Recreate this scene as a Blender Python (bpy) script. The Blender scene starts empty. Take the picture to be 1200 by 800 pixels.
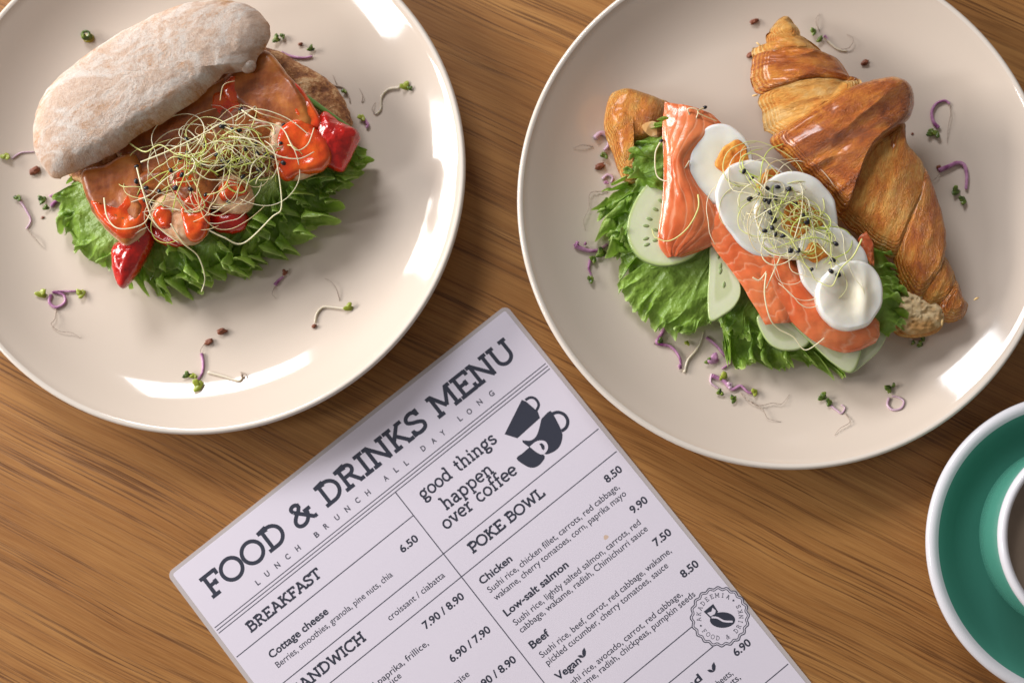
import bpy, math, random
import numpy as np
from mathutils import Matrix, Vector

# ---------------------------------------------------------------- camera, world, lights
S = 0.01                      # all modelling below is in centimetres, S turns it into metres
sc = bpy.context.scene
CH, CP, CR, FPX = 63.8163, 0.1252, 0.0114, 1500.0
cp_, sp_, cr_, sr_ = math.cos(CP), math.sin(CP), math.cos(CR), math.sin(CR)
CM = np.array([[1, 0, 0], [0, cp_, -sp_], [0, sp_, cp_]]) @ np.array([[cr_, 0, sr_], [0, 1, 0], [-sr_, 0, cr_]])
cam = bpy.data.cameras.new('camera'); camo = bpy.data.objects.new('camera', cam)
sc.collection.objects.link(camo); sc.camera = camo
cam.lens = 45; cam.sensor_width = 36; cam.clip_start = 0.01; cam.clip_end = 50
m4 = Matrix([list(CM[0]) + [0], list(CM[1]) + [0], list(CM[2]) + [CH * S], [0, 0, 0, 1]])
camo.matrix_world = m4
cam.dof.use_dof = True; cam.dof.focus_distance = 0.607; cam.dof.aperture_fstop = 5.6

world = bpy.data.worlds.new("World"); sc.world = world; world.use_nodes = True
bg = world.node_tree.nodes['Background']
bg.inputs[0].default_value = (0.82, 0.75, 0.69, 1); bg.inputs[1].default_value = 0.26

def area(name, loc, target, sx, sy, power, col, spread=180):
    l = bpy.data.lights.new(name, 'AREA'); l.shape = 'RECTANGLE'; l.size = sx * S; l.size_y = sy * S
    l.energy = power; l.color = col; l.spread = math.radians(spread)
    o = bpy.data.objects.new(name, l); sc.collection.objects.link(o)
    o.location = Vector(loc) * S
    o.rotation_euler = (Vector(target) - Vector(loc)).to_track_quat('-Z', 'Y').to_euler()
    return o
area('window_light_back', (-70, 150, 117), (0, 10, 0), 74, 38, 22.0, (0.97, 0.975, 1.0))
area('window_light_left', (-160, -25, 110), (-5, 12, 0), 30, 48, 8.0, (0.98, 0.975, 1.0))
area('window_light_low', (-152, 54, 60), (0, 8, 0), 92, 40, 33.0, (1.0, 0.95, 0.90))

vs = sc.view_settings
vs.view_transform = 'Standard'; vs.look = 'None'; vs.gamma = 1; vs.exposure = 0.0; vs.use_curve_mapping = False
try:
    sc.cycles.use_denoising = True
    sc.cycles.max_bounces = 8
except Exception: pass

# ---------------------------------------------------------------- helpers
def W(px, py, z=0.0):
    """photo pixel -> world point (cm) at height z"""
    d = CM @ np.array([(px - 600) / FPX, -(py - 400) / FPX, -1.0])
    t = (z - CH) / d[2]
    return np.array([d[0] * t, d[1] * t, z])
def WP(pts, z):
    if np.isscalar(z): z = [z] * len(pts)
    return np.array([W(p[0], p[1], zz) for p, zz in zip(pts, z)])

def hsh(ix, iy, iz, seed):
    n = (ix * 374761393 + iy * 668265263 + iz * 2147483647 + seed * 974634777) & 0xffffffff
    n = ((n ^ (n >> 13)) * 1274126177) & 0xffffffff
    n = n ^ (n >> 16)
    return (n & 0xffff) / 32767.5 - 1.0
def vn(x, y, z=0.0, seed=0):
    x, y, z = np.broadcast_arrays(np.asarray(x, float), np.asarray(y, float), np.asarray(z, float))
    ix, iy, iz = np.floor(x).astype(np.int64), np.floor(y).astype(np.int64), np.floor(z).astype(np.int64)
    fx, fy, fz = x - ix, y - iy, z - iz
    fx, fy, fz = [f * f * (3 - 2 * f) for f in (fx, fy, fz)]
    r = 0
    for a in (0, 1):
        for b in (0, 1):
            for c in (0, 1):
                w = (fx if a else 1 - fx) * (fy if b else 1 - fy) * (fz if c else 1 - fz)
                r = r + w * hsh(ix + a, iy + b, iz + c, seed)
    return r
def fbm(x, y, z=0.0, o=4, seed=0):
    r = 0; a = 1.0
    for k in range(o):
        r = r + a * vn(np.asarray(x) * 2 ** k, np.asarray(y) * 2 ** k, np.asarray(z) * 2 ** k, seed + k); a *= 0.5
    return r / 1.6
def crom(P, n, closed=False):
    """Catmull-Rom resample to n points, evenly spaced"""
    P = np.asarray(P, float); k = len(P)
    out = []
    segs = k if closed else k - 1
    for i in range(segs):
        if closed: a, b, c, d = P[(i - 1) % k], P[i], P[(i + 1) % k], P[(i + 2) % k]
        else: a, b, c, d = P[max(i - 1, 0)], P[i], P[i + 1], P[min(i + 2, k - 1)]
        for t in np.linspace(0, 1, 24, endpoint=False):
            out.append(0.5 * (2 * b + (c - a) * t + (2 * a - 5 * b + 4 * c - d) * t * t + (3 * b - a - 3 * c + d) * t ** 3))
    out.append(P[0] if closed else P[-1])
    out = np.array(out); L = np.r_[0, np.cumsum(np.linalg.norm(np.diff(out, axis=0), axis=1))]
    q = np.linspace(0, L[-1], n + 1)[:-1] if closed else np.linspace(0, L[-1], n)
    return np.stack([np.interp(q, L, out[:, j]) for j in range(P.shape[1])], 1)

col = sc.collection
LOC = {}
def top(name, label, cat, loc, group=None):
    o = bpy.data.objects.new(name, None); col.objects.link(o)
    o.empty_display_size = 0.01
    o.location = Vector([float(v) * S for v in loc]); LOC[o.name] = np.array(loc, float)
    o['label'] = label; o['category'] = cat
    if group: o['group'] = group
    return o
def mk(name, V, F, mat, parent=None, label=None, cat=None, group=None, kind=None, att=None, uv=None, smooth=True, rim=None):
    V = np.asarray(V, float)
    if parent is not None:
        org = LOC[parent.name]
    else:
        org = np.array([V[:, 0].mean(), V[:, 1].mean(), V[:, 2].min()])
    me = bpy.data.meshes.new(name)
    me.from_pydata([tuple(v) for v in ((V - org) * S)], [], F)
    if smooth: me.polygons.foreach_set('use_smooth', [True] * len(me.polygons))
    for k, a in (att or {}).items():
        at = me.attributes.new(k, 'FLOAT', 'POINT'); at.data.foreach_set('value', np.asarray(a, np.float32))
    if uv is not None:
        ul = me.uv_layers.new(name='UVMap'); idx = np.empty(len(me.loops), np.int32)
        me.loops.foreach_get('vertex_index', idx)
        ul.data.foreach_set('uv', np.asarray(uv, np.float32)[idx].ravel())
    if isinstance(mat, (list, tuple)):
        for m in mat: me.materials.append(m)
    else: me.materials.append(mat)
    me.update()
    o = bpy.data.objects.new(name, me); col.objects.link(o)
    if parent is not None:
        o.parent = parent; LOC[o.name] = LOC[parent.name]
    else:
        o.location = Vector(org * S); LOC[o.name] = org
    if label: o['label'] = label
    if cat: o['category'] = cat
    if group: o['group'] = group
    if kind: o['kind'] = kind
    return o
class MB:
    def __init__(s): s.V = []; s.F = []; s.A = []
    def add(s, V, F, a=None):
        n = len(s.V); s.V += [tuple(v) for v in V]; s.F += [tuple(i + n for i in f) for f in F]
        s.A += list(a if a is not None else [0.0] * len(V))
    def build(s, name, mat, parent=None, **k): return mk(name, s.V, s.F, mat, parent, att={'s': s.A}, **k)
def tube(P, r, sides=6):
    P = np.asarray(P, float); n = len(P); r = np.full(n, r) if np.isscalar(r) else np.asarray(r)
    T = np.gradient(P, axis=0); T /= np.linalg.norm(T, axis=1)[:, None] + 1e-9
    up = np.array([0.1, 0.2, 1.0]); V = []
    for i in range(n):
        a = np.cross(T[i], up); a /= np.linalg.norm(a) + 1e-9; b = np.cross(a, T[i])
        for k in range(sides):
            th = 2 * math.pi * k / sides
            V.append(P[i] + r[i] * (math.cos(th) * a + math.sin(th) * b))
    F = [(i * sides + k, i * sides + (k + 1) % sides, (i + 1) * sides + (k + 1) % sides, (i + 1) * sides + k) for i in range(n - 1) for k in range(sides)]
    F += [tuple(range(sides - 1, -1, -1)), tuple((n - 1) * sides + k for k in range(sides))]
    a = np.repeat(np.linspace(0, 1, n), sides)
    return V, F, a
def ell(c, r, rot=0.0, nu=10, nv=7, noise=0.0, seed=0, tilt=0.0):
    V = []; F = []
    for j in range(nv + 1):
        ph = math.pi * j / nv
        for i in range(nu):
            th = 2 * math.pi * i / nu
            v = np.array([math.sin(ph) * math.cos(th), math.sin(ph) * math.sin(th), math.cos(ph)])
            v = v * (1 + noise * float(vn(v[0] * 2 + 5, v[1] * 2, v[2] * 2, seed))) * np.array(r)
            ct, st = math.cos(tilt), math.sin(tilt); v = np.array([v[0] * ct + v[2] * st, v[1], -v[0] * st + v[2] * ct])
            ca, sa = math.cos(rot), math.sin(rot)
            V.append((c[0] + v[0] * ca - v[1] * sa, c[1] + v[0] * sa + v[1] * ca, c[2] + v[2]))
    F = [(j * nu + i, (j + 1) * nu + i, (j + 1) * nu + (i + 1) % nu, j * nu + (i + 1) % nu) for j in range(nv) for i in range(nu)]
    return V, F
def lathe(prof, c, n=160):
    V = []; m = len(prof)
    for i in range(n):
        a = 2 * math.pi * i / n
        for r, z in prof: V.append((c[0] + r * math.cos(a), c[1] + r * math.sin(a), c[2] + z))
    F = [(i * m + j, ((i + 1) % n) * m + j, ((i + 1) % n) * m + j + 1, i * m + j + 1) for i in range(n) for j in range(m - 1)]
    return V, F

def pillow(name, outline, zref, h, mat, parent=None, n=110, rings=22, prof='dome', edge=0.25, under=0.3, tilt=(0, 0), disp=None, direc=None,
           hfun=None, jag=0.0, jagf=3.0, smoothout=True, seed=0, extra=None, center=None, pw=0.5, **k):
    O = WP(outline, zref)[:, :2]
    O = crom(O, n, True) if smoothout else crom(O, n, True)
    c = O.mean(0) if center is None else W(center[0], center[1], zref)[:2]
    if jag:
        d = O - c; L = np.linalg.norm(d, axis=1)[:, None]
        O = O + d / L * (jag * fbm(O[:, 0] * jagf, O[:, 1] * jagf, 0, 3, seed))[:, None]
    s = np.sin(np.linspace(0, 1, rings + 1)[1:] * math.pi / 2) ** 0.9
    V = [c]; SS = [0.0]
    for q in s:
        V += list(c + (O - c) * q); SS += [q] * n
    V = np.array(V); SS = np.array(SS)
    R = np.linalg.norm(O - c, axis=1).mean()
    if prof == 'dome': e = np.sqrt(np.clip(1 - SS ** 2, 0, 1)) ** (pw * 2)
    else:
        dd = np.clip((1 - SS) * R / edge, 0, 1); e = np.sqrt(np.clip(1 - (1 - dd) ** 2, 0, 1))
    base = (hfun(V[:, 0], V[:, 1]) if hfun else np.zeros(len(V)) + zref) + tilt[0] * (V[:, 0] - c[0]) + tilt[1] * (V[:, 1] - c[1])
    zt = base + h * e
    if disp: zt = zt + disp(V[:, 0], V[:, 1], SS) * np.clip(e * 2, 0, 1)
    zb = base - under * e
    N = len(V); top_ = np.c_[V, zt]; bot = np.c_[V, zb]
    F = [(0, 1 + i, 1 + (i + 1) % n) for i in range(n)]
    for j in range(rings - 1):
        a, b = 1 + j * n, 1 + (j + 1) * n
        F += [(a + i, b + i, b + (i + 1) % n, a + (i + 1) % n) for i in range(n)]
    Fb = [tuple(N + v for v in reversed(f)) for f in F]
    a = 1 + (rings - 1) * n
    Fs = [(a + i, N + a + i, N + a + (i + 1) % n, a + (i + 1) % n) for i in range(n)]
    VV = np.r_[top_, bot]
    if direc is not None:
        p0 = W(0, 0, zref); p1 = W(direc[0], direc[1], zref); d = (p1 - p0)[:2]; d /= np.linalg.norm(d)
    else: d = np.array([1., 0.])
    uv = np.stack([(VV[:, :2] - c) @ d, (VV[:, :2] - c) @ np.array([-d[1], d[0]])], 1)
    att = {'s': np.r_[SS, np.ones(N) * 1.0], 'ed': np.r_[(1 - SS) * R, np.zeros(N)]}
    if extra: att.update({kk: np.full(2 * N, vv) for kk, vv in extra.items()})
    return mk(name, VV, F + Fb + Fs, mat, parent, att=att, uv=uv, **k)

def sheet(name, A, B, zA, zB, mat, parent=None, nu=120, nv=30, fn=None, th=0.0, mid=None, extra=None, vpow=1.0, **k):
    """surface between two edge curves given as photo pixels with heights; fn(P,u,v,Tn)->P adds relief"""
    a = crom(WP(A, zA), nu); b = crom(WP(B, zB), nu)
    u = np.linspace(0, 1, nu); v = 1 - (1 - np.linspace(0, 1, nv)) ** vpow
    U, Vv = np.meshgrid(u, v, indexing='ij')
    P = a[:, None, :] * (1 - Vv)[..., None] + b[:, None, :] * Vv[..., None]
    if mid is not None: P[..., 2] += mid * 4 * Vv * (1 - Vv)
    if fn: P = fn(P, U, Vv)
    Pf = P.reshape(-1, 3)
    F = [(i * nv + j, (i + 1) * nv + j, (i + 1) * nv + j + 1, i * nv + j + 1) for i in range(nu - 1) for j in range(nv - 1)]
    if np.cross(P[1, 0] - P[0, 0], P[0, 1] - P[0, 0])[2] < 0: F = [tuple(reversed(f)) for f in F]
    uv = np.stack([U.ravel(), Vv.ravel()], 1); att = {'s': Vv.ravel(), 'u': U.ravel()}
    if th > 0:
        N = len(Pf)
        eu = np.minimum(np.clip(U * 14, 0, 1), np.clip((1 - U) * 14, 0, 1)); ev = np.minimum(np.clip(Vv * 7, 0, 1), np.clip((1 - Vv) * 7, 0, 1))
        e = (np.sqrt(np.clip(1 - (1 - eu) ** 2, 0, 1)) * np.sqrt(np.clip(1 - (1 - ev) ** 2, 0, 1))).ravel()
        T = Pf.copy(); T[:, 2] += th / 2 * e; Bm = Pf.copy(); Bm[:, 2] -= th / 2 * e
        Pf = np.r_[T, Bm]; F = F + [tuple(N + i for i in reversed(f)) for f in F]
        bd = [i * nv for i in range(nu)] + [(nu - 1) * nv + j for j in range(1, nv)] + [i * nv + nv - 1 for i in range(nu - 2, -1, -1)] + [j for j in range(nv - 2, 0, -1)]
        F += [(bd[i], N + bd[i], N + bd[(i + 1) % len(bd)], bd[(i + 1) % len(bd)]) for i in range(len(bd))]
        uv = np.r_[uv, uv]; att = {q: np.r_[w, w] for q, w in att.items()}
    if extra: att.update({kk: np.full(len(Pf), vv) for kk, vv in extra.items()})
    return mk(name, Pf, F, mat, parent, att=att, uv=uv, **k)

# ---------------------------------------------------------------- materials
class NT:
    def __init__(s, name):
        s.m = bpy.data.materials.new(name); s.m.use_nodes = True; s.t = s.m.node_tree; s.n = s.t.nodes
        s.p = s.n['Principled BSDF']; s.out = s.n['Material Output']
    def node(s, typ, **k):
        nd = s.n.new(typ)
        for a, b in k.items(): setattr(nd, a, b)
        return nd
    def link(s, a, b): s.t.links.new(a, b)
    def set(s, **k):
        for a, b in k.items():
            key = a.replace('_', ' ')
            inp = s.p.inputs[key]
            if hasattr(b, 'links') or hasattr(b, 'is_output'): s.link(b, inp)
            else: inp.default_value = b if not isinstance(b, tuple) or len(b) != 3 or key == 'Subsurface Radius' else (*b, 1)
        return s
    def coord(s, kind='Object', scale=(1, 1, 1), rot=(0, 0, 0)):
        tc = s.node('ShaderNodeTexCoord'); mp = s.node('ShaderNodeMapping')
        mp.inputs['Scale'].default_value = scale; mp.inputs['Rotation'].default_value = rot
        s.link(tc.outputs[kind], mp.inputs['Vector']); return mp.outputs['Vector']
    def noise(s, vec, scale, detail=4, rough=0.5, dist=0.0):
        n = s.node('ShaderNodeTexNoise'); n.inputs['Scale'].default_value = scale; n.inputs['Detail'].default_value = detail
        n.inputs['Roughness'].default_value = rough; n.inputs['Distortion'].default_value = dist
        s.link(vec, n.inputs['Vector']); return n.outputs['Fac']
    def ramp(s, fac, stops, interp='LINEAR'):
        r = s.node('ShaderNodeValToRGB'); r.color_ramp.interpolation = interp
        while len(r.color_ramp.elements) < len(stops): r.color_ramp.elements.new(0.5)
        for e, (p, c) in zip(r.color_ramp.elements, stops):
            e.position = p; e.color = (*c, 1) if isinstance(c, tuple) else (c, c, c, 1)
        s.link(fac, r.inputs['Fac']); return r.outputs['Color']
    def mix(s, fac, a, b, mode='MIX'):
        m = s.node('ShaderNodeMix', data_type='RGBA', blend_type=mode)
        for val, i in ((fac, 0), (a, 6), (b, 7)):
            if hasattr(val, 'is_output'): s.link(val, m.inputs[i])
            else: m.inputs[i].default_value = val if i == 0 else (*val, 1)
        return m.outputs[2]
    def math(s, op, a, b=0.0, c=None, clamp=False):
        m = s.node('ShaderNodeMath', operation=op, use_clamp=clamp)
        for i, val in enumerate((a, b) if c is None else (a, b, c)):
            if hasattr(val, 'is_output'): s.link(val, m.inputs[i])
            else: m.inputs[i].default_value = val
        return m.outputs[0]
    def attr(s, name):
        a = s.node('ShaderNodeAttribute', attribute_name=name); return a.outputs['Fac']
    def bump(s, h, strength=0.5, dist=0.001, prev=None):
        b = s.node('ShaderNodeBump'); b.inputs['Strength'].default_value = strength; b.inputs['Distance'].default_value = dist
        s.link(h, b.inputs['Height'])
        if prev is not None: s.link(prev, b.inputs['Normal'])
        s.link(b.outputs['Normal'], s.p.inputs['Normal']); return b.outputs['Normal']

M = {}
def simple(name, c, rough=0.5, sss=0.0, rad=(0.004, 0.002, 0.001), coat=0.0, spec=0.5):
    t = NT(name); t.set(Base_Color=c, Roughness=rough)
    t.p.inputs['Specular IOR Level'].default_value = spec
    if sss: t.set(Subsurface_Weight=sss, Subsurface_Radius=rad, Subsurface_Scale=1.0)
    if coat: t.set(Coat_Weight=coat, Coat_Roughness=0.12)
    M[name] = t.m; return t

# oak
t = NT('oak'); ang = math.radians(26.5)
v = t.coord('Object', (1, 1, 1), (0, 0, ang))
warp = t.noise(v, 5, 2); 
sep = t.node('ShaderNodeSeparateXYZ'); t.link(v, sep.inputs[0])
yw = t.math('ADD', sep.outputs['Y'], t.math('MULTIPLY', t.math('SUBTRACT', warp, 0.5), 0.016))
def comb(sx, sy):
    c = t.node('ShaderNodeCombineXYZ'); t.link(t.math('MULTIPLY', sep.outputs['X'], sx), c.inputs[0]); t.link(t.math('MULTIPLY', yw, sy), c.inputs[1]); return c.outputs[0]
big = t.noise(comb(3, 16), 1.0, 3, 0.55)
midn = t.noise(comb(5, 165), 1.0, 4, 0.6)
pore = t.noise(comb(9, 820), 1.0, 3, 0.62)
pore2 = t.noise(comb(8, 100), 1.0, 3, 0.5)
fine = t.noise(comb(45, 2000), 1.0, 2, 0.5)
base = t.ramp(big, [(0.3, (0.26, 0.108, 0.028)), (0.5, (0.38, 0.178, 0.051)), (0.72, (0.50, 0.262, 0.086))])
base = t.mix(t.ramp(midn, [(0.38, 0.0), (0.60, 0.72)]), base, (0.25, 0.098, 0.024))
pm = t.math('MULTIPLY', t.ramp(pore, [(0.515, 0.0), (0.57, 1.0)]), t.ramp(pore2, [(0.40, 0.25), (0.58, 1.0)]))
base = t.mix(t.math('MULTIPLY', pm, 0.85), base, (0.10, 0.034, 0.009))
base = t.mix(t.math('MULTIPLY', t.ramp(fine, [(0.4, 0.0), (0.65, 1.0)]), 0.22), base, (0.60, 0.31, 0.11))
t.set(Base_Color=base, Roughness=0.42)
t.p.inputs['Specular IOR Level'].default_value = 0.35
t.bump(t.math('SUBTRACT', t.math('MULTIPLY', fine, 0.3), pm), 0.35, 0.0004)
M['oak'] = t.m

# glazed stoneware
t = simple('glaze', (0.66, 0.565, 0.48), 0.075)
v = t.coord('Object'); t.set(Base_Color=t.mix(t.noise(v, 14, 3), (0.645, 0.55, 0.465), (0.69, 0.59, 0.505)))
t.bump(t.noise(v, 45, 2), 0.05, 0.0008)
t = simple('glaze_rim', (0.72, 0.65, 0.58), 0.08)
simple('green_glaze', (0.070, 0.270, 0.205), 0.2)
simple('white_glaze', (0.66, 0.655, 0.70), 0.14)
t = simple('coffee', (0.16, 0.11, 0.075), 0.12)
v = t.coord(); t.set(Base_Color=t.mix(t.noise(v, 60, 3), (0.19, 0.14, 0.10), (0.27, 0.20, 0.15)))

# menu
t = simple('paper', (0.735, 0.69, 0.79), 0.33)
v = t.coord(); t.set(Base_Color=t.mix(t.noise(v, 12, 2), (0.69, 0.645, 0.745), (0.73, 0.68, 0.77)))
t.bump(t.noise(v, 9, 2), 0.12, 0.002)
t = simple('laminate', (0.66, 0.60, 0.60), 0.25); t.set(Alpha=0.62)
simple('ink', (0.036, 0.04, 0.062), 0.4)
simple('ink_soft', (0.085, 0.085, 0.115), 0.4)
simple('stain', (0.62, 0.46, 0.36), 0.5)

# floury ciabatta crust
t = NT('flour_crust'); v = t.coord('UV', (1, 1, 1))
def uvc(t, sx, sy):
    return t.coord('UV', (sx, sy, 1))
n1 = t.noise(uvc(t, 0.55, 0.85), 1.0, 6, 0.62, 0.8); n2 = t.noise(uvc(t, 3.2, 4.5), 1.0, 5, 0.7, 0.3); n3 = t.noise(uvc(t, 7, 9), 1.0, 6, 0.85)
crust = t.ramp(n2, [(0.3, (0.50, 0.22, 0.085)), (0.7, (0.68, 0.37, 0.17))])
f = t.math('ADD', t.math('MULTIPLY', n1, 1.25), t.math('ADD', t.math('MULTIPLY', n2, 0.35), t.math('MULTIPLY', n3, 0.75)))
s_ = t.attr('s')
f = t.math('SUBTRACT', f, t.math('MULTIPLY', t.math('POWER', s_, 10.0), 0.12))
fl = t.ramp(f, [(0.78, 0.0), (1.0, 0.62), (1.22, 0.97)])
# keep colour ramp inside 0..1
f2 = t.math('MULTIPLY', f, 0.5)
fl = t.ramp(f2, [(0.44, 0.08), (0.51, 0.50), (0.58, 0.85), (0.68, 1.0)])
bt = t.noise(uvc(t, 0.5, 1.0), 1.0, 3, 0.55, 0.8)
patch = t.math('MULTIPLY', t.ramp(bt, [(0.49, 0.0), (0.57, 1.0)]), t.ramp(n3, [(0.38, 0.25), (0.62, 0.9)]))
fl = t.math('MULTIPLY', fl, t.math('SUBTRACT', 1.0, t.math('MULTIPLY', patch, 0.68)))
gr = t.noise(uvc(t, 13, 15), 1.0, 3, 0.8)
fl = t.math('MULTIPLY', fl, t.ramp(gr, [(0.34, 0.62), (0.50, 1.0)]))
t.set(Base_Color=t.mix(fl, crust, (0.84, 0.77, 0.71)), Roughness=0.85)
t.p.inputs['Specular IOR Level'].default_value = 0.15
b = t.bump(t.noise(uvc(t, 3.5, 5), 1.0, 5, 0.7, 0.3), 0.35, 0.0012); b = t.bump(n3, 0.8, 0.0012, b); t.bump(gr, 0.7, 0.0007, b)
M['flour_crust'] = t.m

# open crumb
t = NT('crumb'); v = t.coord()
vo = t.node('ShaderNodeTexVoronoi'); vo.inputs['Scale'].default_value = 210; t.link(v, vo.inputs['Vector'])
n1 = t.noise(v, 260, 4, 0.6); n0 = t.noise(v, 90, 3)
t.set(Base_Color=t.mix(t.ramp(n0, [(0.42, 0.0), (0.55, 1.0)]), (0.50, 0.27, 0.09), t.mix(n1, (0.64, 0.42, 0.19), (0.80, 0.66, 0.42))), Roughness=0.8,
      Subsurface_Weight=0.15, Subsurface_Radius=(0.003, 0.002, 0.001))
b = t.bump(vo.outputs['Distance'], 0.8, 0.002); t.bump(n1, 0.5, 0.001, b)
M['crumb'] = t.m
# toasted crust of the base half
t = NT('toasted'); v = t.coord()
n1 = t.noise(v, 190, 5, 0.7, 0.0); n0 = t.noise(v, 420, 4, 0.7)
t.set(Base_Color=t.ramp(n1, [(0.36, (0.16, 0.045, 0.012)), (0.5, (0.40, 0.155, 0.045)), (0.60, (0.68, 0.40, 0.19)), (0.7, (0.74, 0.55, 0.34))]), Roughness=0.6)
b = t.bump(n1, 0.9, 0.003); t.bump(n0, 0.7, 0.0012, b); M['toasted'] = t.m

# croissant crust: uv in cm, x along the strip
t = NT('pastry')
tone = t.attr('tone'); s_ = t.attr('s')
st = t.noise(uvc(t, 0.55, 3.2), 1.0, 5, 0.62, 0.5); st2 = t.noise(uvc(t, 0.5, 13.0), 1.0, 3, 0.6, 0.25); bl = t.noise(uvc(t, 0.9, 1.3), 1.0, 4, 0.6, 0.7)
sp = t.noise(uvc(t, 9, 12), 1.0, 4, 0.65)
f = t.math('ADD', tone, t.math('MULTIPLY', t.math('SUBTRACT', st, 0.5), 0.5))
f = t.math('ADD', f, t.math('MULTIPLY', t.math('SUBTRACT', bl, 0.5), 1.05))
f = t.math('ADD', f, t.math('MULTIPLY', t.math('SUBTRACT', sp, 0.5), 0.35))
ed = t.attr('ed')
lam = t.math('SINE', t.math('ADD', t.math('MULTIPLY', ed, 58.0), t.math('MULTIPLY', bl, 9.0)))
lmask = t.ramp(ed, [(0.0, 1.0), (0.30, 0.8), (0.62, 0.0)])
f = t.math('SUBTRACT', f, t.math('MULTIPLY', t.math('MULTIPLY', t.math('ADD', lam, 0.35), lmask), 0.15))
f = t.math('SUBTRACT', f, t.math('MULTIPLY', t.math('POWER', s_, 9.0), 0.10))
f = t.math('ADD', f, t.math('MULTIPLY', t.math('MULTIPLY', t.math('SUBTRACT', st2, 0.5), 0.9), t.math('POWER', s_, 3.0)))
c_ = t.ramp(f, [(0.05, (0.88, 0.59, 0.25)), (0.30, (0.80, 0.40, 0.085)), (0.52, (0.70, 0.235, 0.027)), (0.74, (0.50, 0.120, 0.012)), (1.0, (0.20, 0.038, 0.005))])
rg = t.ramp(tone, [(0.25, 0.58), (0.6, 0.27)])
t.set(Base_Color=c_, Roughness=rg)
ct = t.math('MULTIPLY', t.math('SUBTRACT', tone, 0.34, clamp=True), 1.7, clamp=True)
t.link(ct, t.p.inputs['Coat Weight']); t.p.inputs['Coat Roughness'].default_value = 0.2
b = t.bump(t.math('MULTIPLY', lam, lmask), 0.7, 0.0007); b = t.bump(st, 0.22, 0.0015, b); b = t.bump(st2, 0.22, 0.0007, b); b = t.bump(t.noise(uvc(t, 2.6, 5.5), 1.0, 6, 0.70, 1.8), 0.85, 0.0022, b)
t.bump(sp, 0.25, 0.0007, b)
t.set(Subsurface_Weight=0.06, Subsurface_Radius=(0.003, 0.0015, 0.0006))
M['pastry'] = t.m

# lettuce
def lettuce_mat(name, dark, mid, pale, veinf=34):
    t = NT(name); s_ = t.attr('s'); u_ = t.attr('u')
    cx = t.node('ShaderNodeCombineXYZ'); t.link(t.math('MULTIPLY', u_, veinf), cx.inputs[0]); t.link(t.math('MULTIPLY', s_, 1.6), cx.inputs[1])
    ve = t.noise(cx.outputs[0], 1.0, 5, 0.62, 0.35)
    v = t.coord(); bl = t.noise(v, 70, 4, 0.6); bl2 = t.noise(v, 330, 3, 0.6)
    g = t.mix(t.ramp(bl, [(0.35, 0.0), (0.68, 1.0)]), dark, mid)
    g = t.mix(t.math('MULTIPLY', t.ramp(ve, [(0.55, 0.0), (0.64, 1.0)]), t.ramp(s_, [(0.2, 0.45), (0.85, 0.08)])), g, pale)
    g = t.mix(t.ramp(s_, [(0.0, 0.6), (0.45, 0.10), (0.88, 0.0), (0.975, 0.15), (1.0, 0.75)]), g, pale)
    g = t.mix(t.math('MULTIPLY', bl2, 0.25), g, mid)
    t.set(Base_Color=g, Roughness=0.33)
    t.p.inputs['Specular IOR Level'].default_value = 0.45
    b = t.bump(ve, 0.30, 0.0015); b = t.bump(bl, 0.7, 0.004, b); t.bump(bl2, 0.45, 0.0012, b)
    tr = t.node('ShaderNodeBsdfTranslucent'); t.link(t.mix(0.5, g, (0.32, 0.55, 0.05)), tr.inputs['Color'])
    mx = t.node('ShaderNodeMixShader'); mx.inputs[0].default_value = 0.34
    t.link(t.p.outputs[0], mx.inputs[1]); t.link(tr.outputs[0], mx.inputs[2]); t.link(mx.outputs[0], t.out.inputs['Surface'])
    M[name] = t.m
lettuce_mat('lettuce', (0.110, 0.240, 0.018), (0.33, 0.53, 0.065), (0.64, 0.75, 0.28), 20)
lettuce_mat('lettuce_light', (0.19, 0.35, 0.034), (0.34, 0.53, 0.085), (0.56, 0.68, 0.30), 26)

# turkey
t = NT('turkey'); v = t.coord(); s_ = t.attr('s')
n1 = t.noise(v, 48, 5, 0.6, 0.5); n2 = t.noise(v, 300, 3, 0.6)
c_ = t.ramp(n1, [(0.32, (0.14, 0.026, 0.004)), (0.47, (0.30, 0.072, 0.009)), (0.60, (0.44, 0.135, 0.018)), (0.76, (0.56, 0.24, 0.06))])
c_ = t.mix(t.ramp(s_, [(0.95, 0.0), (0.99, 0.9)]), c_, (0.74, 0.52, 0.34))
fi = t.noise(t.coord('Object', (700, 120, 300), (0, 0, 0.6)), 1.0, 3, 0.6); c_ = t.mix(t.math('MULTIPLY', t.ramp(fi, [(0.45, 0.0), (0.7, 1.0)]), 0.10), c_, (0.66, 0.30, 0.09))
t.set(Base_Color=c_, Roughness=0.38, Subsurface_Weight=0.12, Subsurface_Radius=(0.004, 0.0008, 0.0003), Coat_Weight=0.35, Coat_Roughness=0.22)
b = t.bump(t.noise(v, 90, 3), 0.25, 0.0015); t.bump(n2, 0.35, 0.0007, b); M['turkey'] = t.m
t = simple('turkey_flesh', (0.66, 0.43, 0.29), 0.4, 0.3)
v = t.coord(); n1 = t.noise(v, 160, 4, 0.6); t.set(Base_Color=t.ramp(n1, [(0.35, (0.55, 0.24, 0.10)), (0.65, (0.76, 0.53, 0.34))])); t.bump(n1, 0.5, 0.0012)
t = simple('sauce', (0.62, 0.060, 0.010), 0.17, 0.2, (0.003, 0.0008, 0.0003), 0.5)
v = t.coord(); n1 = t.noise(v, 90, 3, 0.5); t.set(Base_Color=t.ramp(n1, [(0.35, (0.56, 0.030, 0.005)), (0.68, (0.74, 0.120, 0.012))])); b = t.bump(n1, 0.4, 0.0016); t.bump(t.noise(v, 420, 3, .6), 0.35, 0.0007, b)
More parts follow.
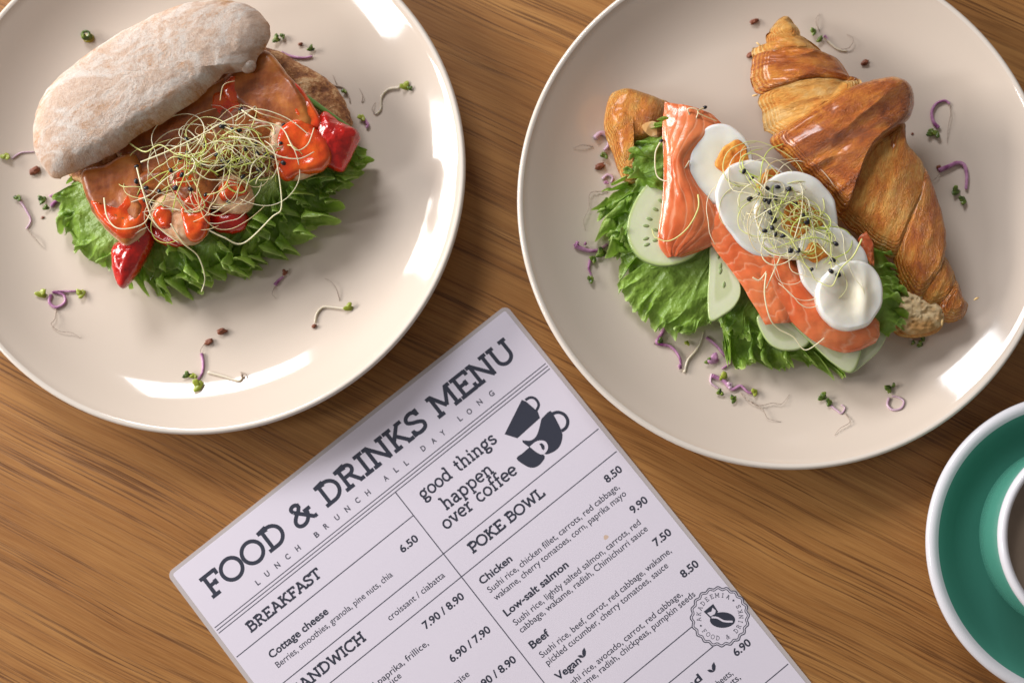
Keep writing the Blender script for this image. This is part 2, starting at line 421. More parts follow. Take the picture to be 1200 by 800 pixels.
t = simple('pepper_skin', (0.50, 0.012, 0.008), 0.20, 0.10, (0.003, 0.0003, 0.0002), 0.6)
v = t.coord(); n1 = t.noise(v, 100, 4, 0.6); t.set(Base_Color=t.ramp(n1, [(0.3, (0.34, 0.005, 0.004)), (0.7, (0.72, 0.014, 0.006))])); b = t.bump(n1, 0.55, 0.0022); t.bump(t.noise(t.coord('Object', (1, 2.2, 1), (0, 0, .7)), 150, 3, .5, 1.0), 0.3, 0.0014, b)
simple('pickle', (0.13, 0.25, 0.05), 0.2, 0.2, (0.002, 0.003, 0.001), 0.4)

# salmon (u along the slice)
t = NT('salmon'); s_ = t.attr('s'); u_ = t.attr('u')
cx = t.node('ShaderNodeCombineXYZ'); t.link(u_, cx.inputs[0]); t.link(s_, cx.inputs[1])
wn = t.noise(cx.outputs[0], 2.2, 3, 0.5)
ph = t.math('ADD', t.math('ADD', t.math('MULTIPLY', s_, t.attr('fs')), t.math('MULTIPLY', u_, t.attr('fu'))), t.math('MULTIPLY', wn, 3.0))
w = t.math('ABSOLUTE', t.math('SINE', t.math('MULTIPLY', ph, 3.14159)))
v = t.coord(); n2 = t.noise(v, 220, 4, 0.6); n3 = t.noise(v, 45, 3)
fat = t.math('MULTIPLY', t.ramp(w, [(0.0, 0.62), (0.14, 0.35), (0.42, 0.0)]), t.ramp(n3, [(0.3, 0.65), (0.6, 1.0)]))
c_ = t.mix(t.ramp(n3, [(0.35, 0.0), (0.65, 1.0)]), (0.66, 0.120, 0.034), (0.78, 0.235, 0.085))
c_ = t.mix(fat, c_, (0.85, 0.44, 0.27))
t.set(Base_Color=c_, Roughness=0.24, Subsurface_Weight=0.35, Subsurface_Radius=(0.006, 0.002, 0.001), Coat_Weight=0.4, Coat_Roughness=0.12)
b = t.bump(w, 0.16, 0.0009); t.bump(n2, 0.38, 0.0009, b); M['salmon'] = t.m

t = simple('egg_white', (0.80, 0.765, 0.675), 0.27, 0.5, (0.008, 0.006, 0.004), 0.15)
v = t.coord(); t.bump(t.noise(v, 70, 2), 0.15, 0.002)
t.set(Base_Color=t.ramp(t.attr('s'), [(0.0, (0.80, 0.73, 0.55)), (0.55, (0.80, 0.75, 0.63)), (0.8, (0.80, 0.775, 0.70)), (1.0, (0.84, 0.83, 0.79))]))
t = simple('yolk', (0.75, 0.27, 0.025), 0.55, 0.3, (0.004, 0.002, 0.001))
v = t.coord(); n1 = t.noise(v, 160, 4, 0.65); t.set(Base_Color=t.ramp(n1, [(0.35, (0.62, 0.155, 0.014)), (0.65, (0.84, 0.38, 0.06))])); t.bump(n1, 0.6, 0.0012)
t = NT('cucumber'); s_ = t.attr('s'); v = t.coord(); n1 = t.noise(v, 200, 3)
rd = t.ramp(s_, [(0.0, (0.56, 0.60, 0.36)), (0.45, (0.52, 0.57, 0.33)), (0.58, (0.66, 0.69, 0.49)), (0.90, (0.62, 0.68, 0.44)), (0.965, (0.46, 0.58, 0.20)), (1.0, (0.085, 0.18, 0.020))])
t.set(Base_Color=t.mix(t.math('MULTIPLY', n1, 0.3), rd, (0.66, 0.68, 0.48)), Roughness=0.18, Subsurface_Weight=0.4, Subsurface_Radius=(0.004, 0.005, 0.002), Coat_Weight=0.3)
t.bump(n1, 0.2, 0.0008); M['cucumber'] = t.m
simple('cucumber_seed', (0.27, 0.34, 0.14), 0.3, 0.2)

for nm, c in (('sprout_cream', (0.78, 0.72, 0.47)), ('sprout_green', (0.66, 0.68, 0.26)), ('sprout_lime', (0.52, 0.62, 0.13)), ('sprout_tan', (0.70, 0.54, 0.30))):
    simple(nm, c, 0.35, 0.35, (0.002, 0.002, 0.001))
simple('seed_black', (0.012, 0.011, 0.016), 0.28)
t = simple('cress_purple', (0.27, 0.085, 0.26), 0.3, 0.2, (0.002, 0.001, 0.002))
t.set(Base_Color=t.mix(t.ramp(t.noise(t.coord(), 190, 3), [(0.38, 0.0), (0.62, 1.0)]), (0.21, 0.045, 0.16), (0.52, 0.27, 0.44)))
simple('cress_pink', (0.60, 0.42, 0.52), 0.3, 0.2, (0.002, 0.001, 0.002))
simple('cress_white', (0.70, 0.62, 0.50), 0.3, 0.3, (0.002, 0.002, 0.001))
t = simple('cress_leaf', (0.10, 0.17, 0.020), 0.35, 0.1, (0.001, 0.002, 0.0005))
v = t.coord(); n1 = t.noise(v, 380, 3); t.set(Base_Color=t.ramp(n1, [(0.35, (0.035, 0.060, 0.012)), (0.5, (0.10, 0.16, 0.018)), (0.68, (0.24, 0.30, 0.05))])); t.bump(n1, 0.6, 0.001)
simple('cress_leaf_light', (0.30, 0.34, 0.035), 0.35, 0.15, (0.001, 0.002, 0.0005))
simple('root_hair', (0.40, 0.31, 0.25), 0.6)
simple('seed_brown', (0.20, 0.055, 0.022), 0.5)
simple('oil', (0.30, 0.24, 0.015), 0.08, coat=0.5)

# ---------------------------------------------------------------- table
def rounded_box(x0, y0, x1, y1, z0, z1, r, k=5):
    pts = []
    for cx, cy, a0 in ((x1 - r, y1 - r, 0), (x0 + r, y1 - r, 90), (x0 + r, y0 + r, 180), (x1 - r, y0 + r, 270)):
        for i in range(k + 1):
            a = math.radians(a0 + 90 * i / k); pts.append((cx + r * math.cos(a), cy + r * math.sin(a)))
    return pts
def prism(pts, z0, z1, bev=0.0):
    n = len(pts); P = np.array(pts); c = P.mean(0)
    V = []; rings = []
    lv = [(z0, 0), (z1 - bev, 0), (z1, bev)] if bev else [(z0, 0), (z1, 0)]
    for z, b in lv:
        d = P - c; L = np.linalg.norm(d, axis=1)[:, None]; Q = P - d / L * b
        V += [(q[0], q[1], z) for q in Q]
    F = []
    for j in range(len(lv) - 1):
        F += [(j * n + i, j * n + (i + 1) % n, (j + 1) * n + (i + 1) % n, (j + 1) * n + i) for i in range(n)]
    F += [tuple(range(n - 1, -1, -1)), tuple((len(lv) - 1) * n + i for i in range(n))]
    return V, F
V, F = prism(rounded_box(-75, -48, 70, 52, -3, 0, 2.0), -3.0, 0.0, 0.25)
mk('table', V, F, M['oak'], label='warm brown oak table top with diagonal grain under everything', cat='table', smooth=False)

# ---------------------------------------------------------------- plates
LP = np.array([-16.1446, 16.3686, 0.0]); RP = np.array([12.669, 14.7152, 0.0]); PR = 13.14
def plz(r): return 0.60 + 0.095 * max(min(r, 11.76) - 8.6, 0) ** 2 + 0.60 * max(r - 11.76, 0)
def plate_prof():
    inner = [(0.001, 0.60)] + [(r, plz(r)) for r in np.linspace(2, 12.75, 60)]
    zr = inner[-1][1]
    rim = [(12.75 + 0.2 * math.sin(a) + 0.19 * (1 - math.cos(a)), zr + 0.11 * math.sin(a) * 1.0 - 0.0 + 0.02 * a) for a in np.linspace(0.2, 1.57, 6)]
    # rolled edge
    rim = [(12.86, zr + 0.10), (12.96, zr + 0.155), (13.05, zr + 0.15), (13.12, zr + 0.08), (13.14, zr - 0.03), (13.11, zr - 0.15), (13.02, zr - 0.26)]
    outer = [(12.2, zr - 0.62), (11.0, 0.85), (9.6, 0.34), (8.9, 0.16), (8.6, 0.02), (8.3, 0.0), (8.0, 0.06), (7.8, 0.22), (0.001, 0.22)]
    return inner, rim, outer
def pz(x, y):
    r = min(math.hypot(x - LP[0], y - LP[1]), math.hypot(x - RP[0], y - RP[1]))
    return plz(r)
for c, lab in ((LP, 'round cream plate with the floury ciabatta sandwich on it'), (RP, 'round cream plate carrying the salmon and egg croissant')):
    T_ = top('plate', lab, 'plate', c, 'cream dinner plates')
    a, b, d = plate_prof()
    V, F = lathe(a + [b[0]], c); mk('dish', V, F, M['glaze'], T_)
    V, F = lathe(b, c); mk('rim', V, F, M['glaze_rim'], T_)
    V, F = lathe([b[-1]] + d, c); mk('underside', V, F, M['glaze'], T_)
def onplate(px, py, lift=0.0):
    z = 0.7
    for _ in range(4):
        p = W(px, py, z + lift); z = pz(p[0], p[1])
    return np.array([p[0], p[1], z + lift])

# ---------------------------------------------------------------- saucer, cup
SC = np.array([26.3855, -2.0809, 0.0])
T_ = top('saucer', 'green saucer with a thick white rim at the right edge', 'saucer', SC)
ins = [(0.001, 0.55), (2.9, 0.55), (3.1, 0.42), (3.4, 0.50), (3.8, 0.60), (4.3, 0.68), (4.9, 0.78), (5.45, 0.98), (5.85, 1.25), (6.3, 1.62), (6.62, 1.84), (6.78, 1.92)]
V, F = lathe([(p[0], p[1]) for p in ins], SC); mk('well', V, F, M['green_glaze'], T_)
V, F = lathe([(6.78, 1.92), (6.92, 1.99), (7.08, 2.02), (7.22, 1.98), (7.32, 1.88), (7.347, 1.75), (7.28, 1.60), (7.0, 1.42), (5.6, 0.62), (4.2, 0.35), (4.0, 0.0), (3.7, 0.0), (3.6, 0.2), (0.001, 0.2)], SC)
mk('rim', V, F, M['white_glaze'], T_)
CC = np.array([25.55, -1.62, 0.55])
T_ = top('cup', 'green coffee cup with a white lip standing on the saucer', 'cup', CC)
outp = [(0.001, 0.1), (2.4, 0.1), (2.6, 0.0), (2.8, 0.05), (3.0, 0.4), (3.8, 1.2), (4.35, 2.4), (4.52, 3.8), (4.55, 4.95), (4.53, 5.2)]
V, F = lathe(outp, CC); mk('body', V, F, M['green_glaze'], T_)
V, F = lathe([(4.53, 5.2), (4.52, 5.42), (4.44, 5.55), (4.30, 5.58), (4.18, 5.5), (4.12, 5.3), (4.08, 4.0), (3.8, 2.5), (3.0, 1.0), (0.001, 0.6)], CC); mk('lip', V, F, M['white_glaze'], T_)
hp = crom([(4.3, 0.9, 4.4), (5.6, 1.3, 4.7), (6.5, 1.55, 3.9), (6.2, 1.5, 2.8), (4.9, 1.15, 2.0), (4.0, 0.95, 1.9)], 30)
V, F, _ = tube(hp + CC, 0.42, 10); mk('handle', V, F, M['green_glaze'], T_)
V, F = lathe([(0.001, 4.75), (2.0, 4.75), (3.8, 4.76), (4.09, 4.82)], CC)
mk('coffee', V, F, M['coffee'], label='milky brown coffee filling the green cup', cat='coffee')

# ---------------------------------------------------------------- menu
MC = W(195, 672, 0.05); mu = np.array([0.78035, 0.62535, 0]); mv = np.array([0.62535, -0.78035, 0])
MENU = top('menu', 'laminated lilac white food and drinks menu lying on the table', 'menu', (MC[0] + 8, MC[1] - 2, 0.0))
def mpt(u, v, z): return MC[:2] + u * mu[:2] + v * mv[:2], z
def mrect(u0, v0, u1, v1, r, k=6):
    pts = []
    for cx, cy, a0 in ((u1 - r, v1 - r, 0), (u0 + r, v1 - r, 90), (u0 + r, v0 + r, 180), (u1 - r, v0 + r, 270)):
        for i in range(k + 1):
            a = math.radians(a0 + 90 * i / k); pts.append(mpt(cx + r * math.cos(a), cy + r * math.sin(a), 0)[0])
    return pts[::-1]
V, F = prism(mrect(0, 0, 21.4, 30.1, 0.35), 0.012, 0.052); mk('laminate', V, F, M['laminate'], MENU, smooth=False)
V, F = prism(mrect(0.22, 0.2, 21.18, 29.9, 0.12), 0.052, 0.056); mk('paper', V, F, M['paper'], MENU, smooth=False)
def px2m(px, py):
    p = W(px, py, 0.056)[:2] - MC[:2]; return float(p @ mu[:2]), float(p @ mv[:2])
ZT = [0.0575]
def ribbon(P, w, MBo, z=None, closed=False):
    """flat stroke in menu (u,v) coordinates"""
    P = np.asarray(P, float); n = len(P)
    if z is None:
        ZT[0] += 0.00012
        if ZT[0] > 0.0640: ZT[0] = 0.0575
        z = ZT[0]
    T = np.zeros_like(P)
    for i in range(n):
        a = P[(i - 1) % n] if closed or i > 0 else P[i]; b = P[(i + 1) % n] if closed or i < n - 1 else P[i]
        T[i] = b - a
    T /= np.linalg.norm(T, axis=1)[:, None] + 1e-9
    N = np.stack([-T[:, 1], T[:, 0]], 1)
    V = []
    for i in range(n):
        sc_ = 1.0
        if 0 < i < n - 1 or closed:
            e = P[(i + 1) % n] - P[i]; e /= np.linalg.norm(e) + 1e-9
            sc_ = 1 / max(0.6, abs(e @ T[i]))
        for sgn in (1, -1):
            q = P[i] + N[i] * sgn * w / 2 * sc_
            p, _ = mpt(q[0], q[1], 0); V.append((p[0], p[1], z))
    rng_ = range(n if closed else n - 1)
    MBo.add(V, [(2 * i, 2 * i + 1, 2 * ((i + 1) % n) + 1, 2 * ((i + 1) % n)) for i in rng_])
def poly(P, MBo, z=None):
    if z is None: ZT[0] += 0.00012; z = ZT[0]
    V = [(*mpt(q[0], q[1], 0)[0], z) for q in P]
    MBo.add(V, [tuple(range(len(V)))])
def arc(cx, cy, rx, ry, a0, a1, n=14):
    return [(cx + rx * math.cos(math.radians(a0 + (a1 - a0) * i / n)), cy + ry * math.sin(math.radians(a0 + (a1 - a0) * i / n))) for i in range(n + 1)]
def sf(x, y, w=0.30): return [(x - w / 2, y), (x + w / 2, y)]
def cv(P, n=22): return [tuple(p) for p in crom(P, n)]
h_ = 0.065
T0, B0 = 1 - h_, h_       # serif centre lines at top/bottom
G = {
 'F': (.78, [[(.2, 0), (.2, 1)], sf(.22, B0, .40), [(.02, T0), (.72, T0)], [(.72, 1), (.72, .72)], [(.2, .5), (.5, .5)], [(.5, .38), (.5, .62)]]),
 'O': (1.02, [arc(.5, .5, .43, .45, 0, 360, 36)]),
 'C': (.92, [arc(.5, .5, .42, .45, 45, 318, 30), [(.82, 1), (.82, .70)]]),
 'D': (.98, [[(.22, 0), (.22, 1)], [(.02, T0), (.45, T0)] + arc(.45, .5, .43, .5 - h_, 90, -90, 18) + [(.02, B0)]]),
 'R': (.96, [[(.22, 0), (.22, 1)], sf(.22, B0, .40), [(.02, T0), (.52, T0)] + arc(.52, .73, .22, .205, 90, -90, 12) + [(.22, .525)], [(.5, .52), (.78, B0)], [(.70, B0), (.94, B0)]]),
 'B': (.88, [[(.2, 0), (.2, 1)], [(.02, T0), (.5, T0)] + arc(.5, .735, .2, .20, 90, -90, 12) + [(.2, .535)], [(.2, .535), (.52, .535)] + arc(.54, .30, .25, .235, 90, -90, 12) + [(.02, B0)]]),
 'P': (.82, [[(.2, 0), (.2, 1)], sf(.22, B0, .42), [(.02, T0), (.5, T0)] + arc(.5, .70, .24, .235, 90, -90, 12) + [(.2, .465)]]),
 'I': (.46, [[(.23, 0), (.23, 1)], sf(.23, B0, .40), sf(.23, T0, .40)]),
 'N': (1.02, [[(.18, 0), (.18, 1)], [(.16, .98), (.82, .02)], [(.82, 0), (.82, 1)], sf(.18, B0, .34), [(.0, T0), (.25, T0)], sf(.82, T0, .34)]),
 'K': (.98, [[(.2, 0), (.2, 1)], sf(.2, B0, .38), sf(.2, T0, .38), [(.2, .38), (.72, .95)], [(.40, .58), (.80, .05)], sf(.76, T0, .32), sf(.82, B0, .32)]),
 'S': (.78, [cv([(.62, .74), (.55, .90), (.36, .95), (.16, .87), (.11, .70), (.26, .57), (.50, .46), (.66, .32), (.60, .12), (.38, .05), (.17, .10), (.09, .28)], 30), [(.64, 1), (.64, .70)], [(.09, 0), (.09, .30)]]),
 'M': (1.2, [[(.2, 0), (.2, 1)], [(.2, .98), (.60, .25)], [(.60, .25), (1.0, .98)], [(1.0, 0), (1.0, 1)], sf(.18, B0, .34), sf(1.02, B0, .34), [(.02, T0), (.26, T0)], [(.94, T0), (1.18, T0)]]),
 'E': (.84, [[(.2, 0), (.2, 1)], [(.02, T0), (.74, T0)], [(.74, 1), (.74, .74)], [(.02, B0), (.78, B0)], [(.78, 0), (.78, .28)], [(.2, .5), (.52, .5)], [(.52, .38), (.52, .62)]]),
 'U': (.98, [[(.18, 1), (.18, .35)] + arc(.49, .36, .31, .31, 180, 360, 14) + [(.80, 1)], sf(.18, T0, .34), sf(.80, T0, .34)]),
 'A': (.98, [[(.14, B0), (.49, .98)], [(.49, .98), (.84, B0)], [(.27, .36), (.71, .36)], sf(.14, B0, .30), sf(.84, B0, .30), [(.30, T0), (.50, T0)]]),
 'T': (.84, [[(.42, 0), (.42, 1)], [(.05, T0), (.79, T0)], [(.05, 1), (.05, .70)], [(.79, 1), (.79, .70)], sf(.42, B0, .36)]),
 'W': (1.26, [[(.14, .98), (.37, .04)], [(.37, .04), (.63, .88)], [(.63, .88), (.89, .04)], [(.89, .04), (1.12, .98)], sf(.14, T0, .28), sf(1.12, T0, .28)]),
 'H': (1.0, [[(.2, 0), (.2, 1)], [(.8, 0), (.8, 1)], [(.2, .5), (.8, .5)], sf(.2, B0, .36), sf(.2, T0, .36), sf(.8, B0, .36), sf(.8, T0, .36)]),
 'L': (.78, [[(.22, 0), (.22, 1)], sf(.22, T0, .40), [(.02, B0), (.72, B0)], [(.72, 0), (.72, .30)]]),
 'Y': (.92, [[(.14, .95), (.46, .48)], [(.78, .95), (.46, .48)], [(.46, .5), (.46, 0)], sf(.14, T0, .28), sf(.78, T0, .28), sf(.46, B0, .36)]),
 'G': (.98, [arc(.5, .5, .42, .45, 50, 330, 30), [(.84, 1), (.84, .70)], [(.84, .44), (.84, .1)], [(.55, .44), (.96, .44)]]),
 '&': (1.0, [[(.98, .065), (.84, .065)], [(.86, .05), (.27, .72)], cv([(.27, .72), (.24, .85), (.34, .94), (.50, .92), (.56, .80), (.46, .66), (.22, .48), (.10, .32), (.12, .14), (.28, .045), (.50, .09), (.68, .28), (.74, .50)], 44), [(.60, .50), (.92, .50)], [(.56, .93), (.56, .72)]]),
 ' ': (.42, []),
 'g': (.64, [arc(.28, .40, .19, .20, 0, 360, 22), cv([(.18, .22), (.12, .12), (.22, .05), (.44, .0), (.50, -.12), (.36, -.24), (.18, -.22), (.10, -.12), (.20, .02)], 20), [(.44, .56), (.60, .66)]]),
 'o': (.62, [arc(.30, .32, .24, .28, 0, 360, 24)]),
 'd': (.70, [arc(.29, .32, .22, .28, 0, 360, 24), [(.51, 0), (.51, .95)], [(.36, .93), (.51, .93)], [(.51, .04), (.64, .04)]]),
 't': (.44, [[(.20, .85), (.20, .2)] + arc(.32, .17, .12, .13, 180, 300, 6), [(.04, .58), (.38, .58)]]),
 'h': (.72, [[(.16, 0), (.16, .95)], [(.02, .93), (.16, .93)], cv([(.16, .42), (.26, .56), (.42, .58), (.52, .46), (.52, 0)], 14), sf(.16, .04, .26), sf(.53, .04, .26)]),
 'n': (.72, [[(.16, 0), (.16, .6)], [(.02, .58), (.16, .58)], cv([(.16, .42), (.26, .56), (.42, .58), (.52, .46), (.52, 0)], 14), sf(.16, .04, .26), sf(.53, .04, .26)]),
 'i': (.34, [[(.17, 0), (.17, .6)], [(.03, .58), (.17, .58)], sf(.17, .04, .28), [(.10, .84), (.22, .84)], [(.10, .80), (.22, .80)]]),
 's': (.52, [cv([(.42, .48), (.36, .57), (.22, .59), (.11, .52), (.12, .40), (.26, .33), (.40, .26), (.43, .14), (.34, .04), (.20, .03), (.09, .10), (.07, .18)], 24)]),
 'a': (.60, [cv([(.09, .50), (.18, .58), (.32, .58), (.42, .48), (.42, .05), (.56, .04)], 16), cv([(.42, .34), (.22, .34), (.09, .24), (.10, .10), (.22, .03), (.36, .08), (.42, .18)], 16)]),
 'p': (.70, [arc(.36, .32, .22, .28, 0, 360, 24), [(.14, -.28), (.14, .6)], [(.02, .58), (.14, .58)], sf(.15, -.26, .26)]),
 'e': (.58, [[(.07, .33), (.51, .33)], arc(.29, .32, .23, .28, 0, 315, 22)]),
 'v': (.62, [[(.10, .58), (.30, .03)], [(.30, .03), (.50, .58)], sf(.10, .58, .22), sf(.50, .58, .22)]),
 'r': (.50, [[(.16, 0), (.16, .6)], [(.02, .58), (.16, .58)], cv([(.16, .38), (.26, .54), (.42, .57)], 8), sf(.18, .04, .32)]),
 'c': (.56, [arc(.30, .32, .23, .28, 45, 320, 20)]),
 'f': (.42, [cv([(.42, .92), (.30, .96), (.18, .86), (.18, .6), (.18, 0)], 14), [(.04, .58), (.38, .58)], sf(.18, .04, .28)]),
}
ITEM = ('text_line',)
def slab(txt, a, b, cap, w, mat='ink', name='heading'):
    """slab-serif line between two baseline pixels, cap height in px"""
    u0, v0 = px2m(*a); u1, v1 = px2m(*b); capc = cap / 23.6
    W_ = sum(G[c][0] for c in txt); k = (u1 - u0) / W_; mb = MB(); x = 0; vb = (v0 + v1) / 2
    for c in txt:
        wd, st = G[c]
        for s in st:
            q = [(u0 + (x + p[0]) * k, vb - p[1] * capc) for p in s]
            closed = len(q) > 20 and abs(q[0][0] - q[-1][0]) < 1e-6 and abs(q[0][1] - q[-1][1]) < 1e-6
            ribbon(q[:-1] if closed else q, w * capc, mb, closed=closed)
        x += wd
    mb.build(name, M[mat], MENU, smooth=False)
def sans_mesh(txt, bold):
    cu = bpy.data.curves.new('tmp', 'FONT'); cu.body = txt; cu.size = 1.0; cu.offset = 0.028 if bold else 0.007; cu.resolution_u = 3
    o = bpy.data.objects.new('tmp', cu); col.objects.link(o)
    dg = bpy.context.evaluated_depsgraph_get(); ev = o.evaluated_get(dg); me = ev.to_mesh()
    V = np.array([v.co[:] for v in me.vertices]); F = [tuple(p.vertices) for p in me.polygons]; ev.to_mesh_clear()
    bpy.data.objects.remove(o); bpy.data.curves.remove(cu)
    return V, F
def sans(txt, a, b, bold=False, mat='ink', cap=None, name='text_line', vshift=0.0):
    V, F = sans_mesh(txt, bold)
    u0, v0 = px2m(*a); u1, v1 = px2m(*b)
    x0, x1 = V[:, 0].min(), V[:, 0].max(); k = (u1 - u0) / (x1 - x0); ky = k if cap is None else (cap / 23.6) / 0.70
    vb = (v0 + v1) / 2 + vshift
    Q = [(*mpt(u0 + (p[0] - x0) * k, vb - p[1] * ky, 0)[0], 0.0585) for p in V]
    mk(name, Q, F, M[mat], MENU, smooth=False)
slab('FOOD & DRINKS MENU', (249, 701), (608, 417), 28, 0.165)
slab('BREAKFAST', (294, 741), (378, 674.5), 12.5, 0.19)
slab('SANDWICH', (347, 815), (430, 749), 12.5, 0.19)
slab('POKE BOWL', (554, 648), (640, 580), 12.5, 0.19)
slab('good things', (496, 586), (584, 517), 17, 0.135)
slab('happen', (523, 598), (580, 552), 17, 0.135)
slab('over coffee', (523, 621), (608, 553), 17, 0.135)
letters = (('L', 302, 682), ('U', 313, 672), ('N', 325, 662), ('C', 337, 652), ('H', 349, 642), ('B', 371, 626), ('R', 382, 616), ('U', 395, 606), ('N', 407, 596), ('C', 419, 586),
           ('H', 431, 577), ('A', 452, 560), ('L', 464, 550), ('L', 476, 542), ('D', 496, 525), ('A', 508, 516), ('Y', 519, 507), ('L', 539, 490), ('O', 550, 482), ('N', 562, 471), ('G', 576, 461))
for ch, px, py in letters:
    wl = {'L': 4.0, 'N': 5.2, 'O': 5.8, 'G': 5.4}.get(ch, 4.9) * 1.1
    px, py = px - wl * .39 + 1.9, py + wl * .31 + 2.4
    sans(ch, (px, py), (px + wl * .78, py - wl * .625), True, 'ink_soft', cap=6.4, name='letter')
def line(a, b, w=1.3, mat='ink_soft', clipu=None):
    u0, v0 = px2m(*a); u1, v1 = px2m(*b)
    vb = (v0 + v1) / 2 if abs(u1 - u0) > abs(v1 - v0) else None
    if vb is not None: v0 = v1 = vb
    else: u0 = u1 = (u0 + u1) / 2
    m_ = MB(); ribbon([(u0, v0), (u1, v1)], w / 23.6, m_, z=0.0572); m_.build('ruled_line', M[mat], MENU, smooth=False)
def hline(px, py, u0, u1, w=1.3):
    _, v = px2m(px, py); m_ = MB(); ribbon([(u0, v), (u1, v)], w / 23.6, m_, z=0.0572); m_.build('ruled_line', M['ink_soft'], MENU, smooth=False)
for q in ((445, 580.5), (447.5, 584), (450, 588)): pass
UD = (px2m(461, 577)[0] + px2m(540, 672)[0] + px2m(639, 800)[0]) / 3
_, v1_ = px2m((250 + 641) / 2, (737 + 424) / 2)
for k in range(3):
    m_ = MB(); ribbon([(0.3, v1_ + k * 0.165), (21.1, v1_ + k * 0.165)], 0.05, m_, z=0.0572); m_.build('ruled_line', M['ink_soft'], MENU, smooth=False)
hline((276 + 482) / 2, (772 + 604) / 2, 0.3, UD)
hline(519, 649, 0.3, 21.1)
hline(540, 676, 0.3, 21.1)
hline((730 + 810) / 2, (800 + 735) / 2, UD, px2m(811, 735)[0])
hline((784 + 835) / 2, (800 + 757) / 2, UD, px2m(836, 757)[0])
hline((896 + 927) / 2, (800 + 775) / 2, UD, 21.1)
for k in range(5): hline(519, 649, 0.3, UD) if False else None
m_ = MB(); ribbon([(UD, v1_ + 0.33), (UD, 29.3)], 0.055, m_, z=0.0573); m_.build('ruled_line', M['ink_soft'], MENU, smooth=False)
for a in (
 ('6.50', (472, 648), (491, 632), True, 9), ('Cottage cheese', (318, 771), (386, 718), True, 9), ('Berries, smoothies, granola, pine nuts, chia', (326, 782), (461, 674.5), False, 8),
 ('croissant / ciabatta', (457, 727), (522, 675), False, 8), ('7.90 / 8.90', (499, 737), (545, 700), True, 9), ('6.90 / 7.90', (530, 776), (576, 739), True, 9),
 ('7.90 / 8.90', (560, 811), (606, 774), True, 9), ('grilled paprika, frillice,', (418, 823), (503, 755), False, 8), ('sauce', (452, 808), (471, 792.5), False, 8),
 ('mayonnaise', (508, 825), (551, 791), False, 8),
 ('8.50', (712, 566), (730, 551), True, 9), ('Chicken', (565, 685), (601, 656), True, 9), ('Sushi rice, chicken fillet, carrots, red cabbage,', (574, 694), (727, 572), False, 8),
 ('wakame, cherry tomatoes, corn, paprika mayo', (581, 703), (735, 580), False, 8), ('9.90', (742, 602), (760, 587), True, 9), ('Low-salt salmon', (594, 722), (667, 663), True, 9),
 ('Sushi rice, lightly salted salmon, carrots, red', (604, 732), (752, 614), False, 8), ('cabbage, wakame, radish, Chimichurri sauce', (611, 741), (760, 621), False, 8),
 ('7.50', (769, 640), (788, 625), True, 9), ('Beef', (624, 760), (645, 743), True, 9), ('Sushi rice, beef, carrot, red cabbage, wakame,', (635, 770), (788, 647), False, 8),
 ('pickled cucumber, cherry tomatoes, sauce', (642, 779), (784, 664), False, 8), ('8.50', (801, 677), (820, 662), True, 9), ('Vegan', (654, 797), (682, 775), True, 9),
 ('Sushi rice, avocado, carrot, red cabbage,', (664, 807), (801, 698), False, 8), ('wakame, radish, chickpeas, pumpkin seeds', (671, 815), (816, 698), False, 8),
 ('6.90', (863, 769), (881, 754), True, 9), ('red beets,', (830, 813), (860, 790), False, 8), ('nuts,', (851, 808), (869, 795), False, 8), ('Salad', (790, 822), (824, 796), True, 9)):
    sans(a[0], a[1], a[2], a[3], cap=a[4] * (0.98 if a[3] else 0.94))
# leaf icons
for lx, ly in ((684, 769), (836, 786)):
    m_ = MB(); u, v = px2m(lx, ly)
    for sg, sc2 in ((1, 1.0), (-1, 0.7)):
        P = [(0, 0.03), (sg * .12, 0.0), (sg * .25, -.13), (sg * .30, -.33), (sg * .12, -.27), (sg * .015, -.13)]
        poly([(u + p[0] * sc2, v + p[1] * sc2) for p in P], m_)
    m_.build('leaf_icon', M['ink'], MENU, smooth=False)
# three cups emblem
def epx(x, y): return px2m(590 + x / 8.0, 455 + y / 8.0)
m_ = MB()
poly([epx(*p) for p in ((10, 428), (172, 105), (215, 125), (320, 215), (342, 275), (130, 466))], m_)
ribbon([epx(*p) for p in cv([(205, 108), (250, 84), (300, 98), (330, 150), (312, 200), (300, 212)], 18)], 0.13, m_)
poly([epx(*p) for p in cv([(355, 285), (432, 212), (465, 240), (545, 400), (548, 480), (520, 550), (465, 595), (400, 618), (380, 612), (240, 548), (170, 488), (250, 488), (300, 455), (330, 390), (355, 285)], 44)[:-1]], m_)
ribbon([epx(*p) for p in cv([(455, 238), (510, 222), (570, 245), (602, 300), (590, 360), (555, 392), (545, 396)], 20)], 0.16, m_)
poly([epx(*p) for p in cv([(245, 548), (380, 625), (368, 680), (320, 728), (262, 742), (205, 722), (122, 656), (180, 605), (245, 548)], 30)[:-1]], m_)
m_.build('cups_emblem', M['ink'], MENU, smooth=False)
m_ = MB(); zz = ZT[0] + 0.0006
poly([epx(*p) for p in cv([(245, 545), (300, 500), (350, 486), (398, 500), (418, 550), (395, 600), (355, 618), (300, 590), (245, 545)], 30)[:-1]], m_, z=zz)
m_.build('small_cup_emblem', M['paper'], MENU, smooth=False)
m_ = MB(); poly([epx(*p) for p in cv([(335, 520), (360, 512), (385, 540), (382, 575), (362, 570), (350, 540), (335, 520)], 16)[:-1]], m_, z=zz + 0.0006)
m_.build('cup_handle_emblem', M['ink'], MENU, smooth=False)
